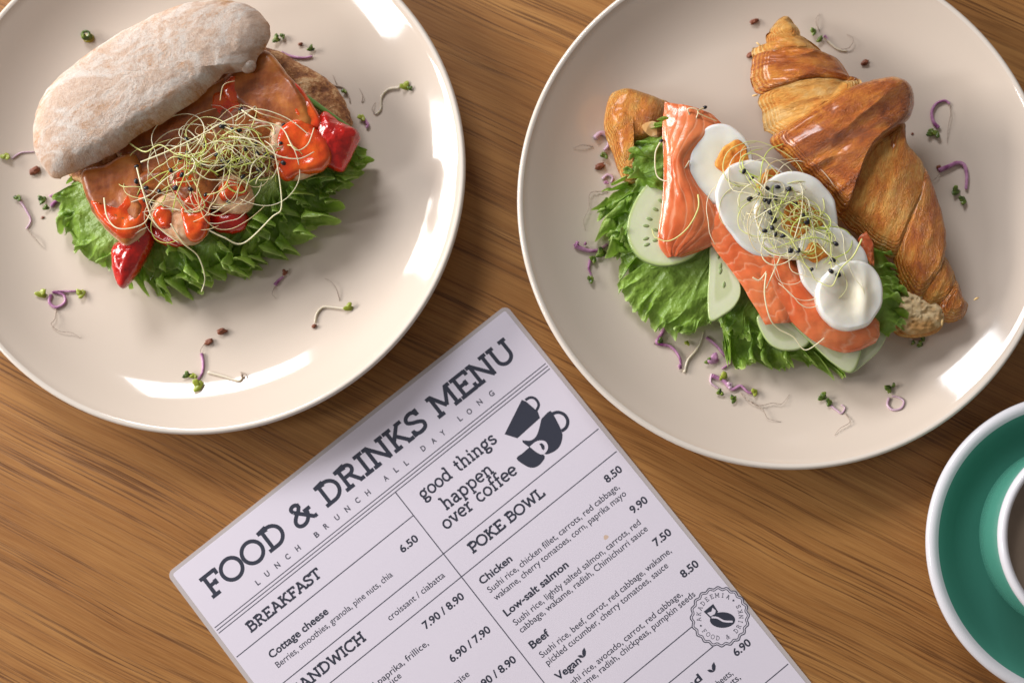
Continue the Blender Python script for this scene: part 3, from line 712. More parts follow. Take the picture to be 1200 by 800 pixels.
# stamp
cu_, cv_ = px2m(843.5, 722); m_ = MB()
poly([(cu_ + 1.40 * math.cos(a), cv_ + 1.40 * math.sin(a)) for a in np.linspace(0, 2 * math.pi, 60)[:-1]], m_, z=0.0576)
m_.build('stamp_ground', M['paper'], MENU, smooth=False)
m_ = MB(); ZT[0] = 0.0578
for rr, ww in ((1.40, 0.055), (1.30, 0.045)):
    ribbon([(cu_ + (rr + 0.045 * math.cos(20 * a)) * math.cos(a), cv_ + (rr + 0.045 * math.cos(20 * a)) * math.sin(a)) for a in np.linspace(0, 2 * math.pi, 200)[:-1]], ww, m_, closed=True)
tm = math.atan2(-mu[1], mu[0])   # menu u axis seen in the picture
def ringtext(txt, a0, a1, r, inward, size):
    # angles in picture degrees: 0 = right, 90 = up
    for i, ch in enumerate(txt):
        if ch == ' ': continue
        a = math.radians(a0 + (a1 - a0) * i / max(len(txt) - 1, 1))
        # world direction of picture angle
        rad = np.array([math.cos(a), math.sin(a)]); tang = np.array([math.sin(a), -math.cos(a)])
        upd, rt = (rad, tang) if not inward else (-rad, -tang)
        wd, st = G[ch]
        for s in st:
            ptsw = [rad * r + rt * (p[0] - wd / 2) * size * 0.85 + upd * (p[1] - 0.5) * size for p in s]
            ribbon([(cu_ + float(q @ mu[:2]), cv_ + float(q @ mv[:2])) for q in ptsw], 0.028, m_)
ringtext('AKADEEMIA', 188, 66, 1.03, False, 0.22)
ringtext('FOOD & DRINKS', 222, 388, 1.03, True, 0.22)
for aa in (205, 49):
    a = math.radians(aa); q = np.array([math.cos(a), math.sin(a)]) * 1.03
    c0 = np.array([cu_ + float(q @ mu[:2]), cv_ + float(q @ mv[:2])]); poly([c0 + d for d in np.array([(0.06, 0), (0, 0.06), (-0.06, 0), (0, -0.06)])], m_)
m_.build('stamp_ring', M['ink_soft'], MENU, smooth=False)
def spx(x, y): return px2m(800 + x / 8.89, 680 + y / 8.89)
m_ = MB(); poly([spx(*p) for p in ((218, 322), (318, 240), (370, 322), (300, 400))], m_, z=0.0600)
poly([spx(415 + 132 * math.cos(a), 408 + 82 * math.sin(a)) for a in np.linspace(0, 2 * math.pi, 36)[:-1]], m_, z=0.0604); m_.build('bean_emblem', M['ink'], MENU, smooth=False)
m_ = MB(); ribbon([spx(*p) for p in cv([(300, 380), (360, 385), (430, 420), (520, 425)], 16)], 0.09, m_, z=0.0610)
poly([spx(*p) for p in ((255, 335), (300, 320), (310, 280), (345, 310), (335, 345), (290, 370))], m_, z=0.0606); m_.build('bean_seam', M['paper'], MENU, smooth=False)
m_ = MB(); u, v = px2m(710, 629); poly([(u + 0.13 * math.cos(a) * (1 + .2 * math.sin(3 * a)), v + 0.11 * math.sin(a)) for a in np.linspace(0, 6.28, 14)[:-1]], m_, z=0.0574)
m_.build('stain', M['stain'], MENU, smooth=False)

exec_marker = None
# ================================================================ LEFT SANDWICH
rnd = random.Random(7)
# ciabatta base half
pillow('ciabatta_half', [(80, 185), (102, 225), (130, 258), (170, 276), (225, 280), (290, 262), (340, 225), (385, 188), (412, 150), (404, 120), (385, 95), (345, 72), (318, 58), (250, 50), (150, 90)],
       1.4, 1.15, M['toasted'], prof='disc', edge=1.2, under=0.78, disp=lambda x, y, s: 0.12 * fbm(x * 1.4, y * 1.4, 0, 4, 3), n=140, jag=0.12,
       label='toasted lower half of the ciabatta showing at its upper right', cat='bread')
# lid
def spine_height(sp, zref, zb, k):
    Q = WP([(a, b) for a, b, _ in sp], zref)[:, :2]; R = np.array([r for *_, r in sp]) / 24.8
    C = crom(np.c_[Q, R], 80)
    def f(x, y):
        x = np.asarray(x); d = np.hypot(x[:, None] - C[None, :, 0], np.asarray(y)[:, None] - C[None, :, 1])
        q = np.clip(1 - (d / C[None, :, 2]) ** 2, 0, 1); hh = k * C[None, :, 2] * np.sqrt(q)
        return zb + hh.max(1)
    return f
LH = spine_height([(84, 152, 56), (110, 128, 66), (150, 100, 70), (190, 76, 70), (230, 56, 68), (268, 44, 58)], 4.6, 3.3, 0.42)
pillow('ciabatta_half', [(37, 150), (42, 120), (58, 97), (82, 77), (120, 52), (152, 33), (186, 17), (222, 5), (262, 0), (294, 7), (311, 22), (317, 40), (313, 56), (304, 68), (300, 79), (287, 84), (270, 86), (244, 108),
        (217, 129), (190, 146), (160, 163), (140, 178), (110, 192), (85, 203), (62, 206), (48, 196), (39, 178)],
       3.8, 0.75, M['flour_crust'], n=240, rings=50, prof='disc', edge=1.25, under=0.5, direc=(240, -130), jag=0.12, jagf=1.6, hfun=LH,
       disp=lambda x, y, s: 0.09 * fbm(x * 0.5, y * 0.5, 0, 2, 11) + 0.022 * fbm(x * 2.6, y * 2.6, 0, 3, 12) + 0.018 * fbm(x * 8, y * 8, 0, 2, 13),
       label='flour dusted upper half of the ciabatta leaning over the filling', cat='bread')
pillow('bread_crumb_knob', [(283, 72), (293, 68), (300, 74), (298, 83), (288, 86), (281, 80)], 4.0, 0.5, M['flour_crust'], n=30, rings=8, under=0.3,
       label='small floury lump of crust at the right end of the ciabatta top', cat='bread crumb')

def frill(name, inner, outer, zi, zo, label, seed, nr=14, amp=0.55, mat='lettuce', nu=420, nv=46, jag=0.25, floor=True, group=None, mid=0.2, curl=1.0):
    rs = np.random.RandomState(seed); p1, p2, p3 = rs.rand(3) * 6
    def fn(P, U, V):
        L = np.linalg.norm(np.diff(P[:, -1], axis=0), axis=1).sum()
        d = P[:, -1, :] - P[:, 0, :]; LL = np.linalg.norm(d[:, :2], axis=1)[:, None] + 1e-6
        R = (d[:, :2] / LL)[:, None, :]; T = np.gradient(P[:, -1, :2], axis=0); T /= np.linalg.norm(T, axis=1)[:, None] + 1e-6; T = T[:, None, :]
        w = U * L; D = (1 - V) * LL            # cm along the leaf edge, cm in from the edge
        n1 = vn(w * .55, D * .5, seed, seed); n2 = vn(w * 1.5, D * .9, seed, seed + 1); n3 = vn(w * 3.6, D * 2, seed, seed + 2)
        ph1 = 2 * math.pi * (w * 0.36 + 0.60 * n1) + p1
        ph2 = 2 * math.pi * (w * 0.95 + 0.55 * n2 + 0.30 * n1) + p2
        ph3 = 2 * math.pi * (w * 2.3 + 0.60 * n3 + 0.35 * n2) + p3
        e1 = np.exp(-(D / 2.0)); e2 = np.exp(-(D / 0.80) ** 1.6); e3 = np.exp(-(D / 0.36) ** 1.7)
        fade = np.clip(V / .3, 0, 1)
        A = amp * (0.85 + 0.35 * n1)
        z = fade * (0.55 * A * e1 * np.sin(ph1) + 1.15 * A * e2 * np.sin(ph2) + 0.50 * A * e3 * np.sin(ph3)) + 0.30 * A * e2
        t = curl * (1.2 * A * e2 * np.cos(ph2 + .5) + 0.50 * A * e3 * np.cos(ph3 + .5))
        r = curl * (0.80 * A * e2 * np.sin(ph2 + 1.9) + 0.34 * A * e3 * np.sin(ph3 + 2.2)) - 0.45 * A * e2
        tooth = (1 - abs(vn(w * 3.0, 5.5, seed, seed + 7))) ** 2; tooth2 = (1 - abs(vn(w * 8.0, 2.5, seed, seed + 8))) ** 2
        r = r + jag * (0.7 * e2 * vn(w * .9, 8.5, seed, seed + 4) + e3 * (0.65 * (tooth - .45)) + np.exp(-D / .16) * 0.6 * (tooth2 - .4))
        # raised side veins fanning to the edge
        vein = np.clip(1 - abs(vn(w * 1.1 + .4 * n1, D * .25, seed + 3, seed + 6)) * 5, 0, 1)
        z = z + .06 * vein * fade
        P = P.copy()
        P[..., :2] += R * r[..., None] + T * t[..., None]
        P[..., 2] += z + mid * np.sin(V * math.pi) + 0.15 * fbm(P[..., 0] * 1.3, P[..., 1] * 1.3, seed, 3, seed + 9) + .035 * fbm(P[..., 0] * 5, P[..., 1] * 5, seed, 2, seed + 10)
        fl = np.array([[pz(x, y) for x, y in row] for row in P[::1, ::1, :2]]) + 0.05
        low = P[..., 2] < fl + 0.12
        P[..., 2] = np.where(low, fl + 0.12 * np.exp(np.clip((P[..., 2] - fl - 0.12), -3, 0) / 0.4), P[..., 2])
        return P
    return sheet(name, inner, outer, zi, zo, M[mat], nu=nu, nv=nv, fn=fn, vpow=1.5, label=label, cat='lettuce', group=group)

g = 'frilly lettuce leaves in the ciabatta sandwich'
frill('lettuce_leaf', [(150, 170), (135, 215), (140, 250), (160, 280)], [(90, 205), (64, 238), (72, 272), (92, 300), (122, 312)], 2.2, [1.5, 1.2, 1.1, 1.1, 1.3], 'pale green frilly lettuce sticking out at the left end of the ciabatta', 3, 9, 0.30, 'lettuce_light', 260, 36, curl=.8, group=g)
frill('lettuce_leaf', [(170, 230), (210, 250), (260, 250), (300, 230)], [(138, 325), (190, 345), (250, 335), (300, 312)], 2.3, [1.3, 1.1, 1.1, 1.3], 'frilly lettuce below the turkey at the bottom edge of the ciabatta', 5, 13, 0.50, group=g)
frill('lettuce_leaf', [(250, 210), (300, 215), (340, 195), (370, 165)], [(270, 325), (330, 300), (385, 255), (418, 195)], 2.3, [1.3, 1.4, 1.5, 1.6], 'frilly lettuce between the middle turkey and the right pepper of the ciabatta', 8, 13, 0.55, group=g)
frill('lettuce_leaf', [(200, 220), (250, 235), (310, 215), (350, 180)], [(205, 305), (258, 298), (315, 268), (365, 225)], 2.5, [2.1, 2.0, 2.1, 2.2], 'upper curled lettuce layer tucked against the turkey slices', 11, 11, 0.50, group=g)
frill('lettuce_leaf', [(330, 150), (370, 160), (395, 165)], [(375, 240), (410, 215), (436, 172)], 1.9, [1.5, 1.4, 1.3], 'small frilly lettuce tip at the right end of the ciabatta', 14, 7, 0.36, nu=220, nv=36, group=g)
frill('lettuce_leaf', [(160, 225), (190, 235), (215, 240)], [(150, 315), (178, 318), (215, 318)], 2.3, [1.7, 1.8, 1.9], 'smooth broad lettuce fold beside the lower red pepper', 17, 4, 0.30, 'lettuce', 160, 36, jag=.12, group=g)
frill('lettuce_leaf', [(100, 170), (112, 165), (130, 168)], [(78, 205), (96, 212), (118, 225)], 2.0, [1.7, 1.9, 2.0], 'little lettuce tuft under the left end of the floury lid', 19, 4, 0.25, nu=120, nv=26, group=g)

frill('lettuce_leaf', [(285, 210), (320, 205), (350, 180)], [(290, 285), (345, 250), (392, 205)], 2.6, [2.3, 2.3, 2.3], 'curled lettuce layer right of the pale turkey piece', 20, 8, 0.46, nu=260, nv=40, group=g)
frill('lettuce_leaf', [(210, 240), (240, 250), (270, 245)], [(205, 328), (240, 325), (275, 310)], 2.4, [1.9, 2.0, 2.0], 'short curled lettuce between the bottom edge and the sauced turkey', 22, 8, 0.44, nu=240, nv=40, group=g)
# turkey slices with sauce
def turkey(outline, z, label, h=0.45, tilt=(0, 0), sauces=(), seed=0, mat='turkey', direc=None):
    o = pillow('turkey_slice', outline, z, h, M[mat], prof='disc', edge=0.55, under=0.22, tilt=tilt, n=90, rings=22, jag=0.06, seed=seed,
               disp=lambda x, y, s: 0.26 * fbm(x * 0.55, y * 0.55, 0, 2, 30 + seed) + 0.02 * fbm(x * 4, y * 4, 0, 2, 31 + seed), label=label, cat='turkey slice', group='turkey slices in the ciabatta')
    for so in sauces:
        O, zz, hh = so
        pillow('sauce', O, zz, hh, M['sauce'], o, prof='disc', edge=0.30, under=0.2, n=60, rings=14, jag=0.05, seed=seed + 3,
               disp=lambda x, y, s: 0.12 * fbm(x * 1.8, y * 1.8, 0, 2, 60 + seed))
    return o
turkey([(135, 165), (200, 130), (260, 95), (300, 70), (315, 100), (300, 150), (270, 190), (215, 215), (165, 215)], 2.9, 'big amber turkey slice lying under the lid behind the sprouts', seed=1, h=0.6,
       sauces=[([(228, 120), (262, 108), (292, 130), (285, 160), (250, 160), (225, 145)], 3.25, 0.22)])
turkey([(262, 95), (290, 68), (315, 62), (338, 88), (360, 118), (372, 150), (360, 168), (335, 160), (305, 140), (280, 125)], 3.2, 'glossy brown turkey slice beside the green strip', seed=2, h=0.6, tilt=(0.05, 0.0),
       sauces=[([(330, 98), (348, 98), (370, 128), (378, 150), (356, 148), (340, 124)], 3.5, 0.34), ([(262, 100), (285, 84), (292, 100), (280, 120), (266, 118)], 3.4, .3)])
turkey([(99, 203), (128, 192), (158, 178), (172, 200), (176, 232), (174, 258), (168, 276), (152, 289), (136, 280), (118, 262), (104, 238)], 3.0, 'folded turkey slice at the left end with a pale rim', seed=3, h=0.7,
       sauces=[([(106, 236), (122, 246), (140, 246), (156, 226), (172, 210), (176, 240), (170, 266), (152, 283), (134, 274), (116, 256)], 3.28, 0.44)])
turkey([(176, 245), (186, 230), (205, 225), (222, 232), (240, 240), (246, 262), (240, 280), (222, 288), (204, 280), (188, 270), (178, 262)], 3.1, 'small folded turkey piece above the broad lettuce fold', seed=4, h=0.65, mat='turkey_flesh',
       sauces=[([(180, 250), (190, 240), (203, 250), (202, 268), (190, 268), (182, 260)], 3.5, 0.38), ([(213, 240), (230, 222), (244, 232), (246, 262), (238, 280), (222, 282), (214, 262)], 3.5, 0.42)])
turkey([(200, 200), (225, 190), (250, 200), (262, 225), (245, 245), (215, 240), (200, 222)], 3.3, 'turkey piece half hidden under the middle of the sprouts', seed=5, h=0.5,
       sauces=[([(200, 205), (225, 195), (250, 210), (255, 232), (238, 242), (212, 240)], 3.5, 0.35)])
turkey([(242, 225), (255, 210), (275, 205), (294, 218), (298, 238), (288, 250), (265, 250), (248, 242)], 3.25, 'pale turkey piece with one patch of sauce below the sprouts', seed=6, h=0.55, mat='turkey_flesh',
       sauces=[([(256, 222), (266, 211), (280, 214), (290, 226), (278, 232), (262, 236)], 3.65, 0.3)])
turkey([(316, 168), (325, 140), (345, 130), (368, 145), (380, 170), (382, 195), (362, 208), (340, 212), (322, 198)], 3.2, 'turkey piece under the thick sauce left of the right pepper', seed=7, h=0.6, mat='turkey_flesh',
       sauces=[([(330, 150), (350, 142), (372, 152), (390, 176), (380, 200), (352, 206), (336, 213), (322, 200), (324, 175)], 3.45, 0.5)])
turkey([(160, 210), (180, 200), (205, 205), (210, 225), (190, 235), (170, 235)], 3.2, 'turkey fold below the black seeds at the left of the sprouts', seed=8, h=0.5)
turkey([(285, 150), (310, 138), (328, 150), (325, 185), (300, 195), (282, 180)], 3.1, 'dark turkey fold right behind the sprouts', seed=9, h=0.5)
# peppers
def pepper(outline, z, h, label, seed):
    pillow('roasted_pepper', outline, z, h, M['pepper_skin'], under=0.5, pw=0.38, n=80, rings=20, jag=0.05, seed=seed,
           disp=lambda x, y, s: 0.16 * fbm(x * 1.4, y * 1.4, 0, 3, seed), label=label, cat='red pepper', group='roasted red pepper pieces')
pepper([(133, 290), (148, 280), (166, 262), (180, 262), (180, 285), (166, 312), (152, 332), (142, 337), (134, 322)], 2.4, 0.8, 'glossy red pepper tip hanging out at the lower left of the ciabatta', 71)
pepper([(368, 158), (380, 132), (398, 143), (420, 155), (420, 168), (410, 188), (401, 202), (384, 196), (372, 188)], 2.9, 0.95, 'bright red folded pepper at the right end of the ciabatta', 72)
pepper([(246, 250), (268, 246), (290, 250), (288, 268), (264, 274), (248, 266)], 2.7, 0.6, 'dark red pepper bit under the pale turkey piece', 73)
pepper([(180, 262), (200, 272), (225, 285), (205, 290), (185, 284), (178, 275)], 2.6, 0.5, 'thin pepper bit between turkey and broad lettuce fold', 74)
# green strip
V, F, _ = tube(crom(WP([(322, 82), (335, 96), (352, 110), (372, 124), (392, 138), (410, 150)], [2.9, 3.0, 3.0, 2.9, 2.8, 2.6]), 40), np.r_[np.linspace(.08, .17, 20), np.linspace(.17, .10, 20)], 10)
mk('cucumber_strip', V, F, M['pickle'], label='thin green cucumber strip along the right end of the turkey', cat='cucumber')

# ---- leek sprouts
def strand(cx, cy, rx, ry, rot, zfun, rs, L0=2.0, L1=5.0, lift=1.0):
    a = rs.rand() * 6.283; q = math.sqrt(rs.rand())
    lx, ly = rx * q * math.cos(a), ry * q * math.sin(a)
    x = cx + lx * math.cos(rot) - ly * math.sin(rot); y = cy + lx * math.sin(rot) + ly * math.cos(rot)
    n = 9; L = L0 + (L1 - L0) * rs.rand(); st = L / n; hd = rs.rand() * 6.283; cur = rs.randn() * 0.20; P = []
    zb = rs.rand() * lift; zv = rs.randn() * 0.2
    for i in range(n + 1):
        f = i / n
        dx, dy = x - cx, y - cy
        u_ = (dx * math.cos(rot) + dy * math.sin(rot)) / rx; v_ = (-dx * math.sin(rot) + dy * math.cos(rot)) / ry
        rr = math.hypot(u_, v_)
        z = zfun(x, y) + 0.10 + max(0, zb * (1.0 - 0.6 * rr)) * (0.4 + 0.6 * math.sin(f * 3.1)) + max(0, zv * math.sin(f * 6))
        P.append((x, y, z))
        hd += cur + rs.randn() * 0.16; cur = cur * 0.8 + rs.randn() * 0.12
        if rr > 1.0:
            ti = math.atan2(cy - y, cx - x); dd = (ti - hd + math.pi) % (2 * math.pi) - math.pi; hd += dd * 0.22
        x += st * math.cos(hd); y += st * math.sin(hd)
    return crom(P, 26)
SM = ['sprout_cream', 'sprout_green', 'sprout_lime', 'sprout_tan']
def tangle(cx, cy, rx, ry, rot, zfun, seed, nst, nind, nseed, where, lift, wts, r=0.030):
    rs = np.random.RandomState(seed)
    T_ = top('sprout_tangle', 'dense tangle of thin pale leek sprouts ' + where, 'sprouts', (cx, cy, zfun(cx, cy)))
    mbs = {k: MB() for k in SM}; ends = []
    for i in range(nst):
        P = strand(cx, cy, rx * .88, ry * .88, rot, zfun, rs, 1.8, 4.8, lift); k = SM[rs.choice(4, p=wts)]
        V, F, a = tube(P, np.linspace(r * 1.25, r * .6, len(P)) * (0.6 + 0.8 * rs.rand()) * (1 + .15 * np.sin(np.arange(len(P)) * .9)), 5); mbs[k].add(V, F, a); ends.append(P[0])
    for i in range(int(nst * .55)):
        P = strand(cx + rx * .12, cy + ry * .05, rx * .42, ry * .50, rot, zfun, rs, .9, 2.4, lift * 1.2); k = SM[rs.choice(4, p=[.22, .42, .34, .02])]
        V, F, a = tube(P, np.linspace(r * 1.4, r * .7, len(P)) * (0.7 + 0.7 * rs.rand()), 5); mbs[k].add(V, F, a)
    for k, b in mbs.items():
        if b.V: b.build('sprout_strands', M[k], T_, kind='stuff')
    for i in range(nseed):
        e = ends[rs.randint(len(ends))]; V, F = ell(e + np.array([0, 0, .16]), (.15, .105, .09), rs.rand() * 3.1, 9, 6, .15, i); mk('seed', V, F, M['seed_black'], T_)
    for i in range(nind):
        P = strand(cx, cy, rx * 1.02, ry * 1.05, rot, zfun, rs, 3.0, 7.0, lift * 1.35)
        mk_ = SM[rs.choice(4, p=wts)]; sd_ = rs.rand() < 0.6
        cn = {'sprout_cream': 'cream coloured', 'sprout_green': 'yellow green', 'sprout_lime': 'lime green', 'sprout_tan': 'tan'}[mk_]
        lb = cn + (' leek sprout with a black seed tip ' if sd_ else ' leek sprout without a seed ') + where
        th = top('leek_sprout', lb, 'sprout', P[0], lb)
        V, F, a = tube(P, np.linspace(r * 1.25, r * .7, len(P)), 6); mk('stem', V, F, M[mk_], th)
        if sd_:
            V, F = ell(P[0], (.12, .085, .075), rs.rand() * 3.1, 9, 6, .15, i); mk('seed', V, F, M['seed_black'], th)
def longstrand(pts, zs, label, mat='sprout_cream', seed=False, r=0.036):
    P = crom(WP(pts, zs), 10 * len(pts)); th = top('leek_sprout', label, 'sprout', P[0])
    V, F, a = tube(P, np.linspace(r * 1.15, r * .7, len(P)), 6); mk('stem', V, F, M[mat], th)
    if seed:
        V, F = ell(P[0], (.12, .085, .075), 0.4, 9, 6, .15, 3); mk('seed', V, F, M['seed_black'], th)
c1 = W(245, 192, 4.2)
def zl(x, y):
    d = math.hypot((x - c1[0]) / 4.3, (y - c1[1]) / 3.4); return 3.0 + 1.0 * max(0, 1 - d * d * 0.6)
tangle(c1[0] + .45, c1[1] + .1, 5.4, 1.95, 0.40, zl, 5, 66, 20, 46, 'heaped on the ciabatta filling', 0.9, [.46, .32, .12, .10], 0.025)
longstrand([(200, 262), (215, 285), (232, 300), (240, 325), (236, 342)], [4.0, 3.6, 3.0, 2.4, 2.2], 'long tan sprout hanging down over the lettuce below the ciabatta')
longstrand([(160, 195), (168, 225), (182, 262), (210, 285)], [4.2, 4.4, 4.2, 4.0], 'cream sprout running down beside the left turkey fold', seed=True)
longstrand([(245, 270), (262, 278), (285, 285), (318, 255), (330, 240), (322, 180), (310, 165)], [3.6, 3.5, 3.2, 4.0, 4.2, 4.4, 4.2], 'long sprout loop at the lower right of the ciabatta tangle')
longstrand([(122, 232), (126, 255), (140, 268), (168, 262), (180, 240)], [4.1, 4.2, 4.3, 4.3, 4.2], 'fine cream loop lying on the left sauced turkey')
longstrand([(282, 128), (300, 140), (330, 150), (345, 175), (360, 170), (368, 150)], [4.6, 4.8, 4.6, 4.7, 4.5, 4.4], 'cream sprout arching toward the right pepper', seed=True)
longstrand([(165, 190), (195, 178), (232, 160), (268, 140), (300, 128), (335, 138), (362, 158)], [4.2, 4.5, 4.8, 4.9, 4.8, 4.6, 4.3], 'long pale sprout arching over the top of the ciabatta tangle')
longstrand([(268, 160), (300, 165), (325, 182), (350, 186), (368, 178)], [4.7, 4.8, 4.7, 4.6, 4.4], 'pale sprout crossing the thick sauce toward the right pepper')
longstrand([(152, 168), (170, 178), (188, 170), (210, 182), (240, 178)], [3.9, 4.3, 4.5, 4.6, 4.7], 'kinked green sprout coming out under the lid at the left', 'sprout_green')
longstrand([(258, 118), (262, 100), (275, 95)], [4.3, 4.5, 4.4], 'short thin sprout tip under the edge of the lid', 'sprout_tan', r=.025)

# ---- cress and crumbs
def cress(label, stem=None, sm='cress_purple', r=0.07, leaves=(), root=None, group=None, zl=0.0, seeds=()):
    first = (stem or [leaves[0][:2]])[0]; o0 = onplate(*first)
    T_ = top('cress_sprout', label, 'cress sprout', o0, group)
    if stem:
        P = [onplate(p[0], p[1], r * 0.9 + zl + (p[2] if len(p) > 2 else 0)) for p in stem]; P = crom(P, 9 * len(P))
        V, F, a = tube(P, np.linspace(r, r * .55, len(P)), 8); mk('stem', V, F, M[sm], T_)
    for lf in leaves:
        x, y, sz, ang = lf[:4]; m = lf[4] if len(lf) > 4 else 'cress_leaf'
        p = onplate(x, y, 0.14 + zl)
        for k, da in ((0, 0.0), (1, 0.9)):
            V, F = ell(p + np.array([0.5 * sz * math.cos(ang + da * 1.3) * k, 0.5 * sz * math.sin(ang + da * 1.3) * k, .05 * k]), (sz * (1 - .3 * k), sz * .52, .055), ang + da, 14, 7, .3, int(x) + k, 0.35 - .6 * k); mk('leaf', V, F, M[m], T_)
    for sd in seeds:
        p = onplate(sd[0], sd[1], .08 + zl); V, F = ell(p, (.13, .1, .09), x if False else .4, 9, 6, .3, int(sd[0])); mk('seed', V, F, M['seed_brown'], T_)
    if root:
        P = [onplate(p[0], p[1], 0.03 + (0.12 if 0 < i < len(root) - 1 else 0)) for i, p in enumerate(root)]; P = crom(P, 8 * len(P))
        P[:, 2] += 0.03 * np.sin(np.arange(len(P)) * 1.7)
        V, F, a = tube(P, np.linspace(.024, .009, len(P)), 5); mk('root', V, F, M['root_hair'], T_)
    return T_
def crumb(px, py, sz, label, mat='seed_brown', group='brown crumbs scattered on the plates', rot=0.5):
    p = onplate(px, py, sz * .5); V, F = ell(p, (sz * 1.25, sz * .85, sz * .6), rot, 14, 9, .45, int(px)); mk('crumb', V, F, M[mat], label=label, cat='crumb', group=group)
# left plate
p = onplate(104, 45, 0.0); V, F = ell(p + np.array([0, 0, .02]), (.30, .26, .10), 0, 18, 8, .06, 4); T_ = top('herb_curl', 'dark green herb curl in a drop of oil above the ciabatta', 'herb', p)
mk('oil_drop', V, F, M['oil'], T_)
P = [onplate(101 + 6 * math.cos(a) * (1 - a / 18), 41 + 5.5 * math.sin(a) * (1 - a / 18), .2 + .02 * a) for a in np.linspace(0, 10, 40)]
V, F, _ = tube(P, .075, 7); mk('curl', V, F, M['cress_leaf'], T_)
cress('green and purple cress tucked behind the right end of the floury lid', [(330, 62), (340, 66), (355, 68), (366, 66)], 'cress_purple', .09, [(324, 47, .26, .4), (332, 43, .18, 1.5), (364, 58, .20, .2, 'cress_leaf')], seeds=[(352, 52)])
cress('brown stemmed sprout beside the toasted bread edge', [(388, 100), (402, 103), (408, 112), (410, 120)], 'root_hair', .06, [(404, 107, .16, 2.2, 'cress_leaf')], [(395, 100), (392, 93), (390, 88)])
cress('long white stemmed sprout with green tip right of the ciabatta', [(468, 103), (455, 105), (447, 114), (446, 128), (440, 134)], 'cress_white', .075, [(474, 102, .28, -.2, 'cress_leaf_light'), (480, 104, .16, -.6)], [(440, 134), (436, 128), (440, 120)])
cress('small green and pink cotyledon right of the ciabatta', [(426, 140), (431, 146), (429, 150)], 'cress_purple', .11, [(425, 138, .24, 1.9, 'cress_leaf_light')], [(424, 120), (425, 112), (421, 104)])
cress('green leafed sprout left of the floury lid', [(14, 186), (25, 179), (40, 178)], 'cress_pink', .05, [(8, 183, .26, 2.2, 'cress_leaf_light')])
crumb(41, 200, .22, 'reddish brown crumb below the left end of the lid')
crumb(50, 255, .07, 'tiny brown fleck left of the pale lettuce')
cress('drooping white sprout left of the lettuce', [(23, 234), (30, 245), (36, 258), (31, 268)], 'cress_pink', .07, [(22, 232, .22, 1.9)], [(33, 270), (42, 280), (52, 292)])
cress('ruffled green and purple cress touching the left lettuce', [(60, 242), (66, 236), (72, 235), (80, 236)], 'cress_purple', .12, [(50, 235, .25, 1.2), (54, 244, .18, .3), (62, 230, .15, 2.0, 'cress_purple')])
cress('cress with purple heart and two yellow green leaves at lower left', [(60, 345), (58, 354), (66, 360), (76, 354), (74, 345), (62, 342), (90, 341)], 'cress_purple', .085, [(48, 345, .30, -.3, 'cress_leaf_light'), (96, 345, .28, 1.3, 'cress_leaf_light')], [(66, 362), (64, 374), (60, 380), (70, 388), (85, 390), (94, 396)])
crumb(260, 388, .19, 'brown seed crumb furthest from the sandwich', rot=.2); crumb(245, 400, .17, 'brown seed crumb at the top of the crossed cress')
cress('crossed cress with yellow green leaves on the bright streak of the left plate', [(236, 414), (238, 424), (237, 436), (231, 446)], 'cress_purple', .08, [(219, 440, .22, .4), (233, 452, .34, 1.1, 'cress_leaf_light'), (228, 440, .20, 2.4, 'cress_leaf_light')], [(240, 402), (235, 410), (236, 416)])
cress('white cress stem lying on the bright streak of the left plate', [(244, 436), (262, 441), (280, 446), (284, 440)], 'cress_white', .075, [(284, 440, .09, 1.0, 'root_hair')], [(282, 436), (290, 440), (286, 452)])
cress('dark pink cress bit in the shadow below the lettuce', [(322, 334), (327, 328), (332, 324)], 'cress_purple', .10, [(334, 320, .18, .8, 'seed_brown')], [(322, 336), (319, 344), (324, 350)])
cress('white hooked sprout with green tip at the lower right of the left plate', [(405, 362), (390, 360), (378, 360), (371, 368), (369, 378)], 'cress_white', .08, [(408, 361, .26, .1, 'cress_leaf_light')], [(398, 352), (394, 338), (388, 330), (380, 326)], seeds=[(368, 382)])

# ================================================================ RIGHT CROISSANT
def spine_height(sp, zref, zb, k):
    Q = WP([(a, b) for a, b, _ in sp], zref)[:, :2]; R = np.array([r for *_, r in sp]) / 24.8
    C = crom(np.c_[Q, R], 80)
    def f(x, y):
        x = np.asarray(x); d = np.hypot(x[:, None] - C[None, :, 0], np.asarray(y)[:, None] - C[None, :, 1])
        q = np.clip(1 - (d / C[None, :, 2]) ** 2, 0, 1); hh = k * C[None, :, 2] * np.sqrt(q)
        return zb + hh.max(1)
    return f
TB = 'croissant'
# base half of the croissant under the filling
cb = top('croissant_half', 'lower half of the croissant carrying the lettuce and salmon', 'croissant', W(880, 280, 0.7))
pillow('crust', [(708, 150), (715, 112), (735, 106), (762, 113), (790, 125), (850, 170), (930, 230), (1010, 290), (1065, 335), (1095, 352), (1105, 375), (1098, 387), (1075, 393), (1045, 388), (980, 370), (900, 345), (830, 300), (770, 255), (730, 208), (718, 180)],
       1.55, 0.55, M['pastry'], cb, n=160, rings=20, prof='disc', edge=0.9, under=0.9, center=(900, 262), extra={'tone': 0.45}, disp=lambda x, y, s: .1 * fbm(x, y, 0, 3, 5))
pillow('crust_tip', [(708, 150), (711, 125), (722, 109), (737, 106), (757, 112), (774, 119), (780, 130), (778, 150), (760, 170), (738, 178), (732, 195), (742, 214), (728, 206), (721, 190), (716, 168)],
       1.8, 1.25, M['pastry'], cb, n=110, rings=24, prof='dome', pw=.4, under=0.9, center=(740, 145), direc=(10, -24), extra={'tone': 0.52}, disp=lambda x, y, s: .14 * fbm(x * 1.3, y * 1.3, 0, 3, 8))
